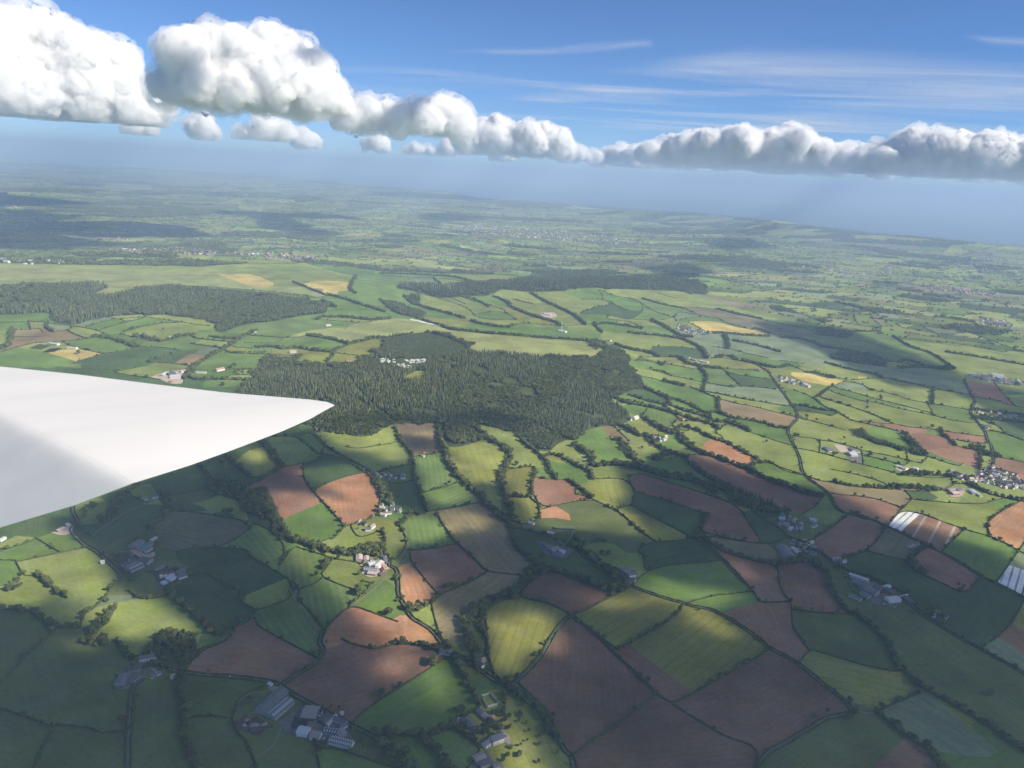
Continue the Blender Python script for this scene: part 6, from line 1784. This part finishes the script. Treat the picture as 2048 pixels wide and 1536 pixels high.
# cars in the yards
CARM = [mat('car_paint_'+n_, c_, .35, spec=.5) for n_, c_ in (('white', (.75, .75, .74)), ('silver', (.45, .46, .48)), ('red', (.4, .05, .04)), ('blue', (.05, .1, .25)), ('dark', (.05, .05, .055)))]
TYRE = mat('tyre_rubber', (.02, .02, .02), .9)
bv = [(-2.1, -.85, .35), (2.1, -.85, .35), (2.1, .85, .35), (-2.1, .85, .35), (-2.15, -.88, .85), (2.1, -.88, .8), (2.1, .88, .8), (-2.15, .88, .85), (-1.6, -.72, 1.4), (.6, -.72, 1.42), (.6, .72, 1.42), (-1.6, .72, 1.4), (1.2, -.85, .9), (1.2, .85, .9), (-2.0, -.85, .92), (-2.0, .85, .92)]
bf = [[0, 3, 2, 1], [0, 1, 5, 12, 14, 4], [3, 7, 15, 13, 6, 2], [1, 2, 6, 5], [0, 4, 7, 3], [5, 6, 13, 12], [4, 14, 15, 7], [14, 12, 9, 8], [15, 11, 10, 13], [12, 13, 10, 9], [14, 8, 11, 15], [8, 9, 10, 11]]
cm = [mesh_np('body', bv, bf, [m_]) for m_ in CARM]; v_, f_ = cyl(.33, .33, -.12, .12, 12); wheel = mesh_np('wheel', [(x, z, y+.33) for x, y, z in v_], f_, [TYRE]); wn = mesh_np('windscreen', [(1.17, -.74, .95), (1.17, .74, .95), (.65, .66, 1.38), (.65, -.66, 1.38), (1.13, -.74, .93), (1.13, .74, .93), (.6, .66, 1.36), (.6, -.66, 1.36)], [[0, 1, 2, 3], [7, 6, 5, 4], [0, 4, 5, 1], [1, 5, 6, 2], [2, 6, 7, 3], [3, 7, 4, 0]], [GLASS])
for k, (fr, x, y, c_, lab) in enumerate([('F', 1330, 590, 0, 'white car in the big farm yard near the lane'), ('F', 1290, 640, 0, 'white van-like car beside the wide cattle shed'), ('F', 1230, 710, 1, 'silver car in the middle of the big farm yard'), ('F', 1350, 945, 0, 'white car below the low barns of the big farm'), ('F', 450, 520, 1, 'silver car beside the long barn track'), ('F', 600, 225, 4, 'dark car by the small shed at the track corner'),
                           ('G', 130, 710, 0, 'white car at the end of the manor farm drive'), ('G', 185, 790, 2, 'red car in front of the manor grey barn'), ('G', 900, 1010, 3, 'blue car on the gravel drive of the manor'), ('G', 780, 1470, 4, 'dark car in the yard below the manor'), ('I', 1010, 620, 2, 'red car in the red earth yard'), ('I', 1150, 560, 1, 'silver car at the sunlit farm lane end'),
                           ('J', 800, 690, 4, 'dark car on the concrete yard'), ('J', 850, 700, 0, 'white car on the concrete yard edge'), ('J', 1020, 755, 0, 'white car on the track right of the concrete yard'), ('K', 610, 650, 0, 'white car in the shaded left farm'), ('K', 1020, 660, 1, 'silver car at the right of the reddish yard'), ('K', 540, 755, 0, 'white car in the dark left farm yard'), ('A', 1375, 992, 0, 'white car on the lane between the brown field and the dark meadow'), ('A', 912, 1003, 0, 'white car by the garden of the white farmhouse')]):
    p = unproj(fp(fr, '%g %g' % (x, y)))[0]; e = bpy.data.objects.new('car', None); COL.objects.link(e); e.location = (p[0], p[1], H1(*p)+.75); e.rotation_euler = (0, 0, nr.uniform(0, 6.28)); tag(e, lab, 'car'); obj('body', cm[c_], e); obj('windscreen', wn, e)
    for wx in (-1.3, 1.35):
        for wy in (-.82, .82): obj('wheel', wheel, e, (wx, wy, 0))

rs = np.random.RandomState(9)
for k, (x, y) in enumerate([(260, 760), (330, 720), (400, 760), (470, 800), (540, 750), (370, 830), (300, 690)]):
    p = unproj(fp('F', '%g %g' % (x, y)))[0]; IV, IF = ICO2; v = IV*np.array([rs.uniform(4, 8), rs.uniform(3, 5), rs.uniform(1.6, 2.6)])*(1+.2*rs.normal(size=(len(IV), 1))); v[:, 2] = np.maximum(v[:, 2], -.6)
    o = obj('spoil_heap', mesh_np('spoil_heap', v, IF, [MUCK if k % 2 else GRAVEL]), loc=(p[0], p[1], H1(*p)+.6), label='rough heap in the muck yard left of the big farm', cat='heap', group='heaps in the muck yard'); o.rotation_euler = (0, 0, rs.uniform(0, 3))

#tail

for x, y, sc in EXTRA_T: trees.append((x, y, ('b0', 'b3')[nr.randint(2)], sc, 'in the gardens of the villages and hamlets'))
T_ = sorted(range(len(trees)), key=lambda i: math.hypot(trees[i][0], trees[i][1])/trees[i][3])
px_, py_, pw_ = proj([t[0] for t in trees], [t[1] for t in trees], [50]*len(trees))
vis = [i for i in T_ if -5 < px_[i] < 2053 and -5 < py_[i] < 1541]
singles = set(vis[:300])
tw = 0
for i, (x, y, pr, sc, wh) in enumerate(trees):
    if i in singles:
        e = bpy.data.objects.new('tree', None); COL.objects.link(e); e.location = (x, y, H1(x, y)); e.scale = (sc,)*3; e.rotation_euler = (0, 0, nr.uniform(0, 6.28))
        kind_ = 'conifer' if pr[0] == 'c' else 'broadleaf tree'
        lab = ('dark pointed ' if pr[0] == 'c' else {'b0': 'round-crowned ', 'b1': 'tall ', 'b2': 'wide-crowned ', 'b3': 'small '}[pr])+kind_+' '+(wh if wh.split()[0] in ('in', 'standing') else 'in the belt '+wh if wh.split()[0] in ('between', 'along', 'among') else 'in the '+wh)
        uniq_label(e, lab, 'tree', 'trees '+(wh if wh.split()[0] in ('between', 'along', 'among', 'in') else 'in the fields and hedges'))
        c = obj('crown', PROT[pr], e); c.location = (0, 0, 1.2); t = obj('trunk', TRUNK, e)
    else: wood_pts[pr].append((x, y, sc)); tw += 1
def instances(name, pts, me, seed):
    pts = np.array(pts); z = H(pts[:, 0], pts[:, 1])
    pm = bpy.data.meshes.new(name); pm.vertices.add(len(pts)); pm.vertices.foreach_set('co', np.column_stack([pts[:, :2], z]).astype(np.float32).ravel())
    a = pm.attributes.new('sc', 'FLOAT', 'POINT'); a.data.foreach_set('value', pts[:, 2].astype(np.float32)); rs = np.random.RandomState(seed)
    a = pm.attributes.new('rz', 'FLOAT_VECTOR', 'POINT'); rv = np.zeros((len(pts), 3), np.float32); rv[:, 2] = rs.uniform(0, 6.28, len(pts)); a.data.foreach_set('vector', rv.ravel())
    o = bpy.data.objects.new(name, pm); COL.objects.link(o)
    src = next(q for q in bpy.data.objects if q.type == 'MESH' and q.data == me)
    ng = bpy.data.node_groups.new('scatter', 'GeometryNodeTree'); ng.interface.new_socket('Geometry', in_out='INPUT', socket_type='NodeSocketGeometry'); ng.interface.new_socket('Geometry', in_out='OUTPUT', socket_type='NodeSocketGeometry')
    N = ng.nodes.new; gi = N('NodeGroupInput'); go = N('NodeGroupOutput'); ip = N('GeometryNodeInstanceOnPoints'); oi = N('GeometryNodeObjectInfo'); oi.inputs['Object'].default_value = src; oi.inputs['As Instance'].default_value = False
    n1 = N('GeometryNodeInputNamedAttribute'); n1.data_type = 'FLOAT'; n1.inputs[0].default_value = 'sc'; n2 = N('GeometryNodeInputNamedAttribute'); n2.data_type = 'FLOAT_VECTOR'; n2.inputs[0].default_value = 'rz'
    L = ng.links.new; L(gi.outputs[0], ip.inputs['Points']); L(oi.outputs['Geometry'], ip.inputs['Instance']); L(n1.outputs[0], ip.inputs['Scale']); L(n2.outputs[0], ip.inputs['Rotation']); L(ip.outputs[0], go.inputs[0])
    md = o.modifiers.new('scatter', 'NODES'); md.node_group = ng; return o
def place_tree(pr, p, lab, grp, sc=1.0):
    e = bpy.data.objects.new('tree', None); COL.objects.link(e); e.location = (p[0], p[1], H1(*p)); e.scale = (sc,)*3; uniq_label(e, lab, 'tree', grp); obj('crown', PROT[pr], e, (0, 0, 1.2)); obj('trunk', TRUNK, e)
for pr, p, lab in (('c0', (600, 2100), 'dark pointed conifer at the edge of the great wooded hill'), ('c1', (-60, 2300), 'tall dark conifer among the trees of the great wooded hill'), ('g', (1500, 4200), 'broad clump of trees in a far hedgerow')):
    place_tree(pr, p, lab, 'trees of the wooded hill')
for k, me in PROT.items():
    if wood_pts[k]:
        o = instances('woodland', wood_pts[k], me, 3)
        tag(o, kind='stuff', label={'b': 'leafy trees filling the woods, belts and hedgerows', 'c': 'dark conifers filling the wooded hill and plateau woods', 'g': 'far hedgerow trees and woods fading towards the coast'}[k[0]], cat='woodland')
print('stuff trees', sum(len(v) for v in wood_pts.values()), {k: len(v) for k, v in wood_pts.items()})

# ------------------------------------------------------------------ clouds: the heaps along the horizon, unseen ones added to shade the land, high streaks
SHADOW = cloud_mat('cloud_shade', .05, .3, (.62, .62, .64))
DARKP = [(1.0, 17, "-90,1050 60,1055 130,1035 300,955 500,885 600,858 700,850 880,872 1000,905 1100,925 1180,935 1290,925 1330,905 1380,900 1400,915 1440,925 1510,948 1600,965 1640,972 1690,990 1740,1015 1780,1042 1860,1055 1920,1080 1990,1100 2048,1130 2140,1170 2140,1640 -90,1640"),
         (.75, 14, "620,850 700,832 800,824 900,815 1000,820 1060,842 1000,868 900,872 700,870"),
         (.9, 10, "1500,640 1640,645 1700,655 1760,680 1830,702 1880,722 1930,750 2060,778 2140,800 2140,890 2048,865 1960,812 1900,785 1800,778 1720,748 1640,705 1540,670"),
         (.5, 9, "1240,790 1290,800 1300,830 1250,820")]
LITP = [(1, 15, "-90,1040 60,1050 140,1065 190,1095 240,1150 260,1185 330,1205 400,1262 412,1288 340,1268 300,1285 255,1288 215,1268 175,1240 165,1200 120,1190 100,1215 -90,1212"),
        (.7, 12, "120,1285 160,1272 210,1282 235,1300 200,1318 150,1302"),
        (1, 15, "600,945 700,930 745,950 770,980 820,1040 860,1035 900,1025 960,1030 995,1050 960,1062 925,1068 905,1080 860,1088 815,1098 800,1120 825,1150 850,1165 885,1200 880,1290 800,1292 750,1260 700,1218 640,1160 585,1125 560,1060 535,1005 560,985 640,995 700,1000 650,970"),
        (1, 12, "880,875 960,850 1040,875 1130,898 1190,925 1240,945 1264,985 1245,1015 1295,1040 1312,1068 1270,1075 1220,1060 1180,1062 1090,1060 1055,1025 1015,965 960,965 920,930"),
        (.8, 12, "640,860 780,850 820,900 800,925 740,905 690,900"), (.8, 12, "830,910 900,905 960,985 940,1008 880,1008 850,985"), (.8, 10, "475,905 520,895 545,915 540,935 500,925"),
        (1, 14, "975,1240 1060,1212 1118,1230 1125,1262 1085,1312 1040,1350 1000,1350 980,1300"), (.7, 14, "1108,1285 1140,1262 1172,1290 1155,1325 1110,1315"),
        (1, 11, "1375,1215 1440,1226 1500,1268 1490,1288 1440,1268 1390,1248"), (1, 15, "1280,1168 1320,1150 1380,1178 1460,1185 1510,1200 1440,1222 1380,1205 1310,1198"),
        (1, 16, "870,1330 910,1335 945,1395 920,1430 880,1425 862,1380"), (1, 14, "1005,1410 1050,1450 1095,1495 1150,1600 1005,1600 1010,1480"), (.9, 12, "855,1222 905,1215 935,1255 928,1288 885,1280"),
        (.7, 14, "760,1310 830,1300 860,1325 800,1375 765,1350"), (.5, 12, "1465,1120 1505,1130 1540,1168 1490,1165"), (.5, 14, "1180,1190 1300,1190 1340,1210 1250,1230 1190,1220"), (.6, 12, "840,1140 900,1165 890,1185 850,1170")]
FARP = [(.85, 5, s) for s in ("120,535 200,508 330,513 400,536 330,552 200,560 130,550", "-90,470 60,463 180,478 265,490 100,502 -90,498", "-90,413 60,420 190,435 80,445 -90,443", "500,432 560,426 615,453 700,468 620,474 525,457", "830,428 900,424 975,435 930,444 850,442",
        "1265,532 1380,526 1440,545 1350,558", "1395,480 1500,476 1570,495 1450,502", "700,395 800,400 780,410 690,405", "200,455 260,450 280,462 210,465")]
def shade_at(px, py, polys):
    s = np.zeros(px.shape)
    for k, soft, t in polys:
        pg = P(t); ins = inside(px, py, pg); d = seg_dist(px, py, pg)*np.where(ins, 1, -1)
        s = np.maximum(s, k*sstep(-soft, soft, d))
    return s
def shade_cloud_layer(xr, yr, st, zc, field, sig, mat_, seed, labels, flat=1.0, minc=6, bumps=40, lo=.3, bill=0):
    gx = np.arange(*xr, st); gy = np.arange(*yr, st); X, Y = np.meshgrid(gx, gy, indexing='ij'); s = field(X, Y)
    tau = -np.log(1-np.clip(s, 0, .99)); t = tau/(sig/math.sin(SUN_EL)); t = np.where(t < 4, 0, t)*flat
    t[0, :] = t[-1, :] = 0; t[:, 0] = t[:, -1] = 0
    G = H(X, Y); k = (zc-G)/SUN[2]; CX, CY = X+SUN[0]*k, Y+SUN[1]*k
    lump = (fbm(X/140, Y/140, seed, 3)-.5)*bumps*np.clip(t/60, 0, 1)
    top = zc+t*(1-lo)*(1+bill*(2.2*fbm(X/300, Y/300, seed+2, 4)-.8))+lump+bill*150*(fbm(X/190, Y/130, seed+8, 3)-.5)*np.clip(t/80, 0, 1); bot = zc-t*lo+lump
    top = np.maximum(top, bot+3)
    on = t > 0; cell = on[:-1, :-1] | on[1:, :-1] | on[:-1, 1:] | on[1:, 1:]; lab = -np.ones(cell.shape, int); nl = 0
    for i in range(cell.shape[0]):
        for j in range(cell.shape[1]):
            if cell[i, j] and lab[i, j] < 0:
                st_ = [(i, j)]; lab[i, j] = nl; cells = []
                while st_:
                    a, b = st_.pop(); cells.append((a, b))
                    for da, db in ((1, 0), (-1, 0), (0, 1), (0, -1)):
                        c, d = a+da, b+db
                        if 0 <= c < cell.shape[0] and 0 <= d < cell.shape[1] and cell[c, d] and lab[c, d] < 0: lab[c, d] = nl; st_.append((c, d))
                if len(cells) < minc: nl += 1; continue
                idx = {}; V = []; F = []
                def vi(a, b, lo):
                    key = (a, b, 0 if not on[a, b] else lo)
                    if key not in idx: idx[key] = len(V); V.append((CX[a, b], CY[a, b], (bot if lo else top)[a, b] if on[a, b] else zc+lump[a, b]))
                    return idx[key]
                for a, b in cells:
                    F.append([vi(a, b, 0), vi(a+1, b, 0), vi(a+1, b+1, 0), vi(a, b+1, 0)]); F.append([vi(a, b, 1), vi(a, b+1, 1), vi(a+1, b+1, 1), vi(a+1, b, 1)])
                me = mesh_np('cumulus_cloud', V, F, [mat_], True)
                obj('cumulus_cloud', me, label=labels, cat='cloud', group=labels+'s' if not labels.endswith('s') else labels); nl += 1
def near_field(X, Y):
    px, py, w = proj(X, Y, H(X, Y)); ok = (w > 50) & (px > -140) & (px < 2190) & (py > 600) & (py < 1640)
    s = shade_at(px, py, DARKP)*(1-shade_at(px, py, LITP))
    n = fbm(X/260, Y/260, 15, 4)-.5; s = sstep(.2, .96, s+n*.6*np.clip(4*s*(1-s)+.15, 0, 1))*np.clip(s*1.6, 0, 1)
    e = np.clip((px+140)/100, 0, 1)*np.clip((2190-px)/100, 0, 1)*np.clip((1640-py)/50, 0, 1)*np.clip((py-600)/20, 0, 1)
    return np.where(ok, s*e, 0)*.99
def far_field(X, Y):
    px, py, w = proj(X, Y, H(X, Y)); ok = (w > 50) & (py < 600)
    s = shade_at(px, py, FARP); n = fbm(X/500, Y/500, 19, 4)-.5
    return np.where(ok, sstep(.1, .9, s+n*.5*np.clip(4*s*(1-s), 0, 1))*np.clip(s*2, 0, 1), 0)*.93
shade_cloud_layer((-2700, 5600), (330, 6200), 26, 2000, near_field, .05, SHADOW, 5, 'grey cloud overhead casting shade on the near farmland', bumps=24)  # unseen cloud; outline and thickness worked back from the shade wanted below
FARC = cloud_mat('unseen_cloud_vapour', .04, 0)
shade_cloud_layer((-9000, 7000), (5200, 16000), 70, 5200, far_field, .04, FARC, 6, 'high grey cloud casting a dark patch on the far countryside', flat=1.0, bumps=60)  # added clouds, set high enough to stay out of view while darkening far patches
cumulus(11000, 1130, "-90,120 -60,70 0,42 30,28 60,25 90,36 105,50 140,65 150,95 165,80 180,70 210,82 230,105 236,140 252,178 272,208 290,226", 3, 'tallest heaped white cloud at the top left corner', 15)
cumulus(7400, 1210, "335,190 340,150 350,118 396,113 405,66 430,55 460,58 480,78 500,82 520,62 550,55 578,70 600,95 630,108 650,148 680,190 700,222", 4, 'big white cumulus right of the tallest cloud', 11)
cumulus(10500, 1220, "690,238 705,212 740,200 765,205 790,212 815,208 840,215 860,205 880,197 900,205 912,225 935,250", 5, 'low white cloud with a notch, right of the big cumulus', 14)
cumulus(19000, 1190, "935,262 955,238 990,236 1015,258 1045,262 1060,250 1085,247 1110,256 1128,280 1160,305", 6, 'bright rounded cloud near the middle of the horizon', 22)
cumulus(19500, 1200, "1285,300 1310,285 1350,272 1400,262 1440,260 1480,250 1500,265 1530,270 1560,258 1590,262 1640,280 1690,288 1730,300", 7, 'grey-white cloud bank right of the middle', 32)
cumulus(17000, 1180, "1720,300 1760,275 1800,264 1850,262 1900,264 1940,278 1960,268 1990,266 2030,278 2060,285 2110,280 2170,300", 8, 'cloud bank at the right edge above the sea', 20, .3)
cumulus(24000, 1210, "1520,268 1550,258 1580,262 1620,280", 9, 'bright white crest behind the grey-white bank', 26)
_sm = [(290, 236, 50, 18), (400, 240, 110, 17), (470, 248, 70, 22), (540, 250, 120, 16), (610, 262, 60, 24), (660, 262, 90, 20), (760, 276, 120, 22), (850, 290, 90, 25), (905, 290, 60, 24), (1000, 300, 80, 28), (1165, 300, 90, 24), (1205, 296, 80, 30), (1245, 298, 90, 26), (1275, 300, 60, 22), (1290, 305, 90, 27), (1360, 318, 100, 26), (1460, 322, 120, 24), (1560, 330, 110, 25), (1650, 335, 120, 24), (1760, 340, 120, 22), (1860, 345, 140, 20), (1960, 352, 120, 21), (2040, 355, 120, 20)]
for k, (x, y, w_, D) in enumerate(_sm):
    if k in (1, 4, 6, 9, 11, 13, 16, 19, 22): w_ *= .45; D *= 1.15
    if k in (2, 5): continue
    q = ' '.join('%g,%g' % (x-w_/2+w_*i/4, y-(0, 10, 16, 9, 0)[i]*(.7+.6*rnd.random())+8) for i in range(5))
    o_c = cumulus(D*1000, 1200 if D > 18 else 1150, q, 20+k, 'small far cloud low over the horizon', 28, .4)
    o_c['group'] = 'small far clouds'
# high thin streaks: a real sheet of cirrus far up
m = bpy.data.materials.new('cirrus'); m.use_nodes = True; n = m.node_tree; n.nodes.clear(); N = n.nodes.new; lk = n.links.new
o_ = N('ShaderNodeOutputMaterial'); mxs = N('ShaderNodeMixShader'); tr_ = N('ShaderNodeBsdfTransparent'); df = N('ShaderNodeBsdfDiffuse'); tl = N('ShaderNodeBsdfTranslucent'); ad = N('ShaderNodeMixShader'); df.inputs[0].default_value = tl.inputs[0].default_value = (.86, .92, 1, 1)
lk(df.outputs[0], ad.inputs[1]); lk(tl.outputs[0], ad.inputs[2]); lk(tr_.outputs[0], mxs.inputs[1]); lk(ad.outputs[0], mxs.inputs[2]); lk(mxs.outputs[0], o_.inputs[0])
uv = N('ShaderNodeTexCoord'); at = N('ShaderNodeAttribute'); at.attribute_name = 'veil'
def strk(sc, st, det, lo, hi, rot=0):
    mp = N('ShaderNodeMapping'); mp.inputs['Scale'].default_value = (sc, sc*st, 1); mp.inputs['Rotation'].default_value = (0, 0, rot); t = N('ShaderNodeTexNoise'); t.inputs['Scale'].default_value = 1; t.inputs['Detail'].default_value = det; t.inputs['Roughness'].default_value = .55; t.inputs['Distortion'].default_value = .4
    lk(uv.outputs['Object'], mp.inputs[0]); lk(mp.outputs[0], t.inputs['Vector']); r = N('ShaderNodeMapRange'); r.inputs[1].default_value = lo; r.inputs[2].default_value = hi; lk(t.outputs['Fac'], r.inputs[0]); return r.outputs[0]
m1 = N('ShaderNodeMath'); m1.operation = 'MULTIPLY'; lk(strk(1/36000, 2.2, 9, .42, .70, .1), m1.inputs[0]); lk(at.outputs['Fac'], m1.inputs[1])
m2 = N('ShaderNodeMath'); m2.operation = 'MULTIPLY'; m2.inputs[1].default_value = 1.0; lk(m1.outputs[0], m2.inputs[0]); lk(m2.outputs[0], mxs.inputs[0])
ZC = 9000; VEIL = [(.8, 26, "980,225 1150,165 1400,118 1480,105 1800,112 2200,140 2200,235 1700,225 1400,212 1200,240"), (.7, 14, "640,135 900,135 1150,160 1100,180 800,158"), (1.3, 7, "905,104 1090,98 1200,86 1300,80 1290,90 1150,103 1000,108"), (.75, 18, "900,230 1300,220 2200,250 2200,290 1300,262"), (1.1, 9, "1950,74 2200,80 2200,98 1990,90"), (.45, 30, "300,150 900,190 900,240 300,200")]
gx = np.linspace(-260, 2300, 110); gy = np.linspace(18, 330, 80); V = []; val = []
for y in gy:
    for x in gx:
        d = pdir(x, y); d = d/np.linalg.norm(d); t = min((ZC-CAM_Z)/max(d[2], .012), 330000); V.append((d[0]*t, d[1]*t, CAM_Z+d[2]*t))
V = np.array(V); V[:, 2] = ZC; PXc, PYc = np.meshgrid(gx, gy); val = np.maximum.reduce([k*sstep(-s, s, seg_dist(PXc.ravel(), PYc.ravel(), P(t))*np.where(inside(PXc.ravel(), PYc.ravel(), P(t)), 1, -1)) for k, s, t in VEIL])
i = (np.arange(79)[:, None]*110+np.arange(109)[None]).ravel(); F = np.stack([i, i+1, i+111, i+110], 1)
me = mesh_np('cirrus_cloud', V, F, [m]); a = me.attributes.new('veil', 'FLOAT', 'POINT'); a.data.foreach_set('value', val.astype(np.float32)); obj('cirrus_cloud', me, label='thin streaky high cloud spread across the blue sky', cat='cloud')

# ------------------------------------------------------------------ the aircraft's wing
WU = np.array(P("-420,690 -300,704 0,733 150,748 300,767 450,785 560,794 620,799 655,804 669,810")); WL = np.array(P("-420,1200 -300,1155 0,1055 150,1010 265,966 380,930 450,905 560,864 620,838 655,818 669,811"))
GEL = mat('white_gelcoat', (.80, .80, .80), .3, spec=.5)
n = GEL.node_tree; b = n.nodes['Principled BSDF']; b.inputs['Coat Weight'].default_value = 0.0; b.inputs['Coat Roughness'].default_value = .12
tc = n.nodes.new('ShaderNodeNewGeometry'); mp = n.nodes.new('ShaderNodeMapping'); mp.vector_type = 'TEXTURE'; mp.inputs['Scale'].default_value = (6, .45, .45); mp.inputs['Rotation'].default_value = (0, 0, .56); t = n.nodes.new('ShaderNodeTexNoise'); t.inputs['Scale'].default_value = 2; t.inputs['Detail'].default_value = 5
n.links.new(tc.outputs['Position'], mp.inputs[0]); n.links.new(mp.outputs[0], t.inputs['Vector']); cr = n.nodes.new('ShaderNodeValToRGB'); cr.color_ramp.elements[0].position = .38; cr.color_ramp.elements[0].color = (.555, .565, .57, 1); cr.color_ramp.elements[1].position = .58; cr.color_ramp.elements[1].color = (.60, .60, .60, 1)
n.links.new(t.outputs['Fac'], cr.inputs[0]); n.links.new(cr.outputs[0], b.inputs['Base Color'])
NU, NV = 110, 26
def ray(px, py):
    d = pdir(px, py); return d/np.linalg.norm(d)
def unit(v): v = np.array(v, float); return v/np.linalg.norm(v)
N1 = unit([.13, -.2, .97]); P0 = ray(669, 810)*6.0
CA, CB = ray(0, 828)*(N1@P0/(N1@ray(0, 828))), ray(266, 965)*(N1@P0/(N1@ray(266, 965)))
AX = unit(CB-CA); T2 = np.cross(AX, N1)
N2 = min((unit(N1*math.cos(q)+T2*math.sin(q)) for q in np.linspace(-1, 1, 201)), key=lambda v: abs(v@SUN-.36))
def skin(x, y, yu, yl, yc):
    k = max((669-x)/669, 0); v = (y-yu)/max(yl-yu, 1e-6); r_ = ray(x, y)
    d1 = N1@P0/(N1@r_); d2 = N2@CA/(N2@r_); e = .07
    dep = d1 if N2@r_ > -.02 else .5*(d1+d2+math.sqrt((d1-d2)**2+e*e))
    dep -= .05*math.sin(math.pi*min(max(v, 0), 1))*min(k*2, 1)
    t_ = ray(x, y)*dep+np.array([0, 0, CAM_Z]); th = .11*(.03+.97*min(k*1.5, 1))*max(4*v*(1-v), 0)**.6
    return t_, t_-np.array([0, -.3, 1])*max(th, .0008)
w_ = bpy.data.objects.new('aircraft_wing', None); COL.objects.link(w_); w0 = ray(0, 860)*5.0+np.array([0, 0, CAM_Z]); w_.location = tuple(w0); tag(w_, 'white glider wing tapering to a pointed tip at the left of the picture', 'wing')
for nm in ('outer_panel', 'inner_panel'):
    xs = np.concatenate([np.linspace(-420, 640, NU-14, endpoint=False), 640+29*np.sin(np.linspace(0, math.pi/2, 14))]) if nm[0] == 'o' else np.linspace(-420, 266, 90)
    if nm[0] == 'o': xs = np.sort(np.concatenate([xs, [266]]))
    G = []
    for x in xs:
        yu = np.interp(x, WU[:, 0], WU[:, 1]); yl = np.interp(x, WL[:, 0], WL[:, 1]); yc = min(828+(965.5-828)*(x/266.0)*(.78+.22*x/266.0), yl) if x <= 266 else yl
        a_, b_ = (yu, yc) if nm[0] == 'o' else (yc, yl)
        G.append([skin(x, a_+(b_-a_)*(.5-.5*math.cos(math.pi*j/(NV-1))), yu, yl, yc if x <= 266 else 1e9) for j in range(NV)])
    V, F = [], []; n = len(xs)
    for s_ in (0, 1):
        for i in range(n):
            for j in range(NV): V.append(G[i][j][s_]-w0)
    o_ = n*NV
    for i in range(n-1):
        for j in range(NV-1):
            q = i*NV+j; F.append([q, q+1, q+NV+1, q+NV]); F.append([o_+q, o_+q+NV, o_+q+NV+1, o_+q+1])
        for j, fl in ((0, 0), (NV-1, 1)):
            q = i*NV+j; F.append([q, q+NV, o_+q+NV, o_+q] if not fl else [q, o_+q, o_+q+NV, q+NV])
    me = mesh_np(nm, V, F, [GEL], True); me.validate(); obj(nm, me, w_)

# ------------------------------------------------------------------ haze over the land
HX, HY0, HY1, HT = 160000, -7000, 200000, 1095.0
hz = mesh_np('haze', [(-HX, HY0, -2), (HX, HY0, -2), (HX, HY1, -2), (-HX, HY1, -2), (-HX, HY0, HT), (HX, HY0, HT), (HX, HY1, HT), (-HX, HY1, HT)],
             [[0, 3, 2, 1], [4, 5, 6, 7], [0, 1, 5, 4], [1, 2, 6, 5], [2, 3, 7, 6], [3, 0, 4, 7]])
m = bpy.data.materials.new('haze'); m.use_nodes = True; n = m.node_tree; n.nodes.clear(); o = n.nodes.new('ShaderNodeOutputMaterial'); v = n.nodes.new('ShaderNodeVolumePrincipled')
v.inputs['Color'].default_value = (.52, .70, .98, 1); v.inputs['Density'].default_value = HAZE_D; v.inputs['Anisotropy'].default_value = 0.0
n.links.new(v.outputs[0], o.inputs['Volume']); hz.materials.append(m); obj('haze', hz, kind='stuff')
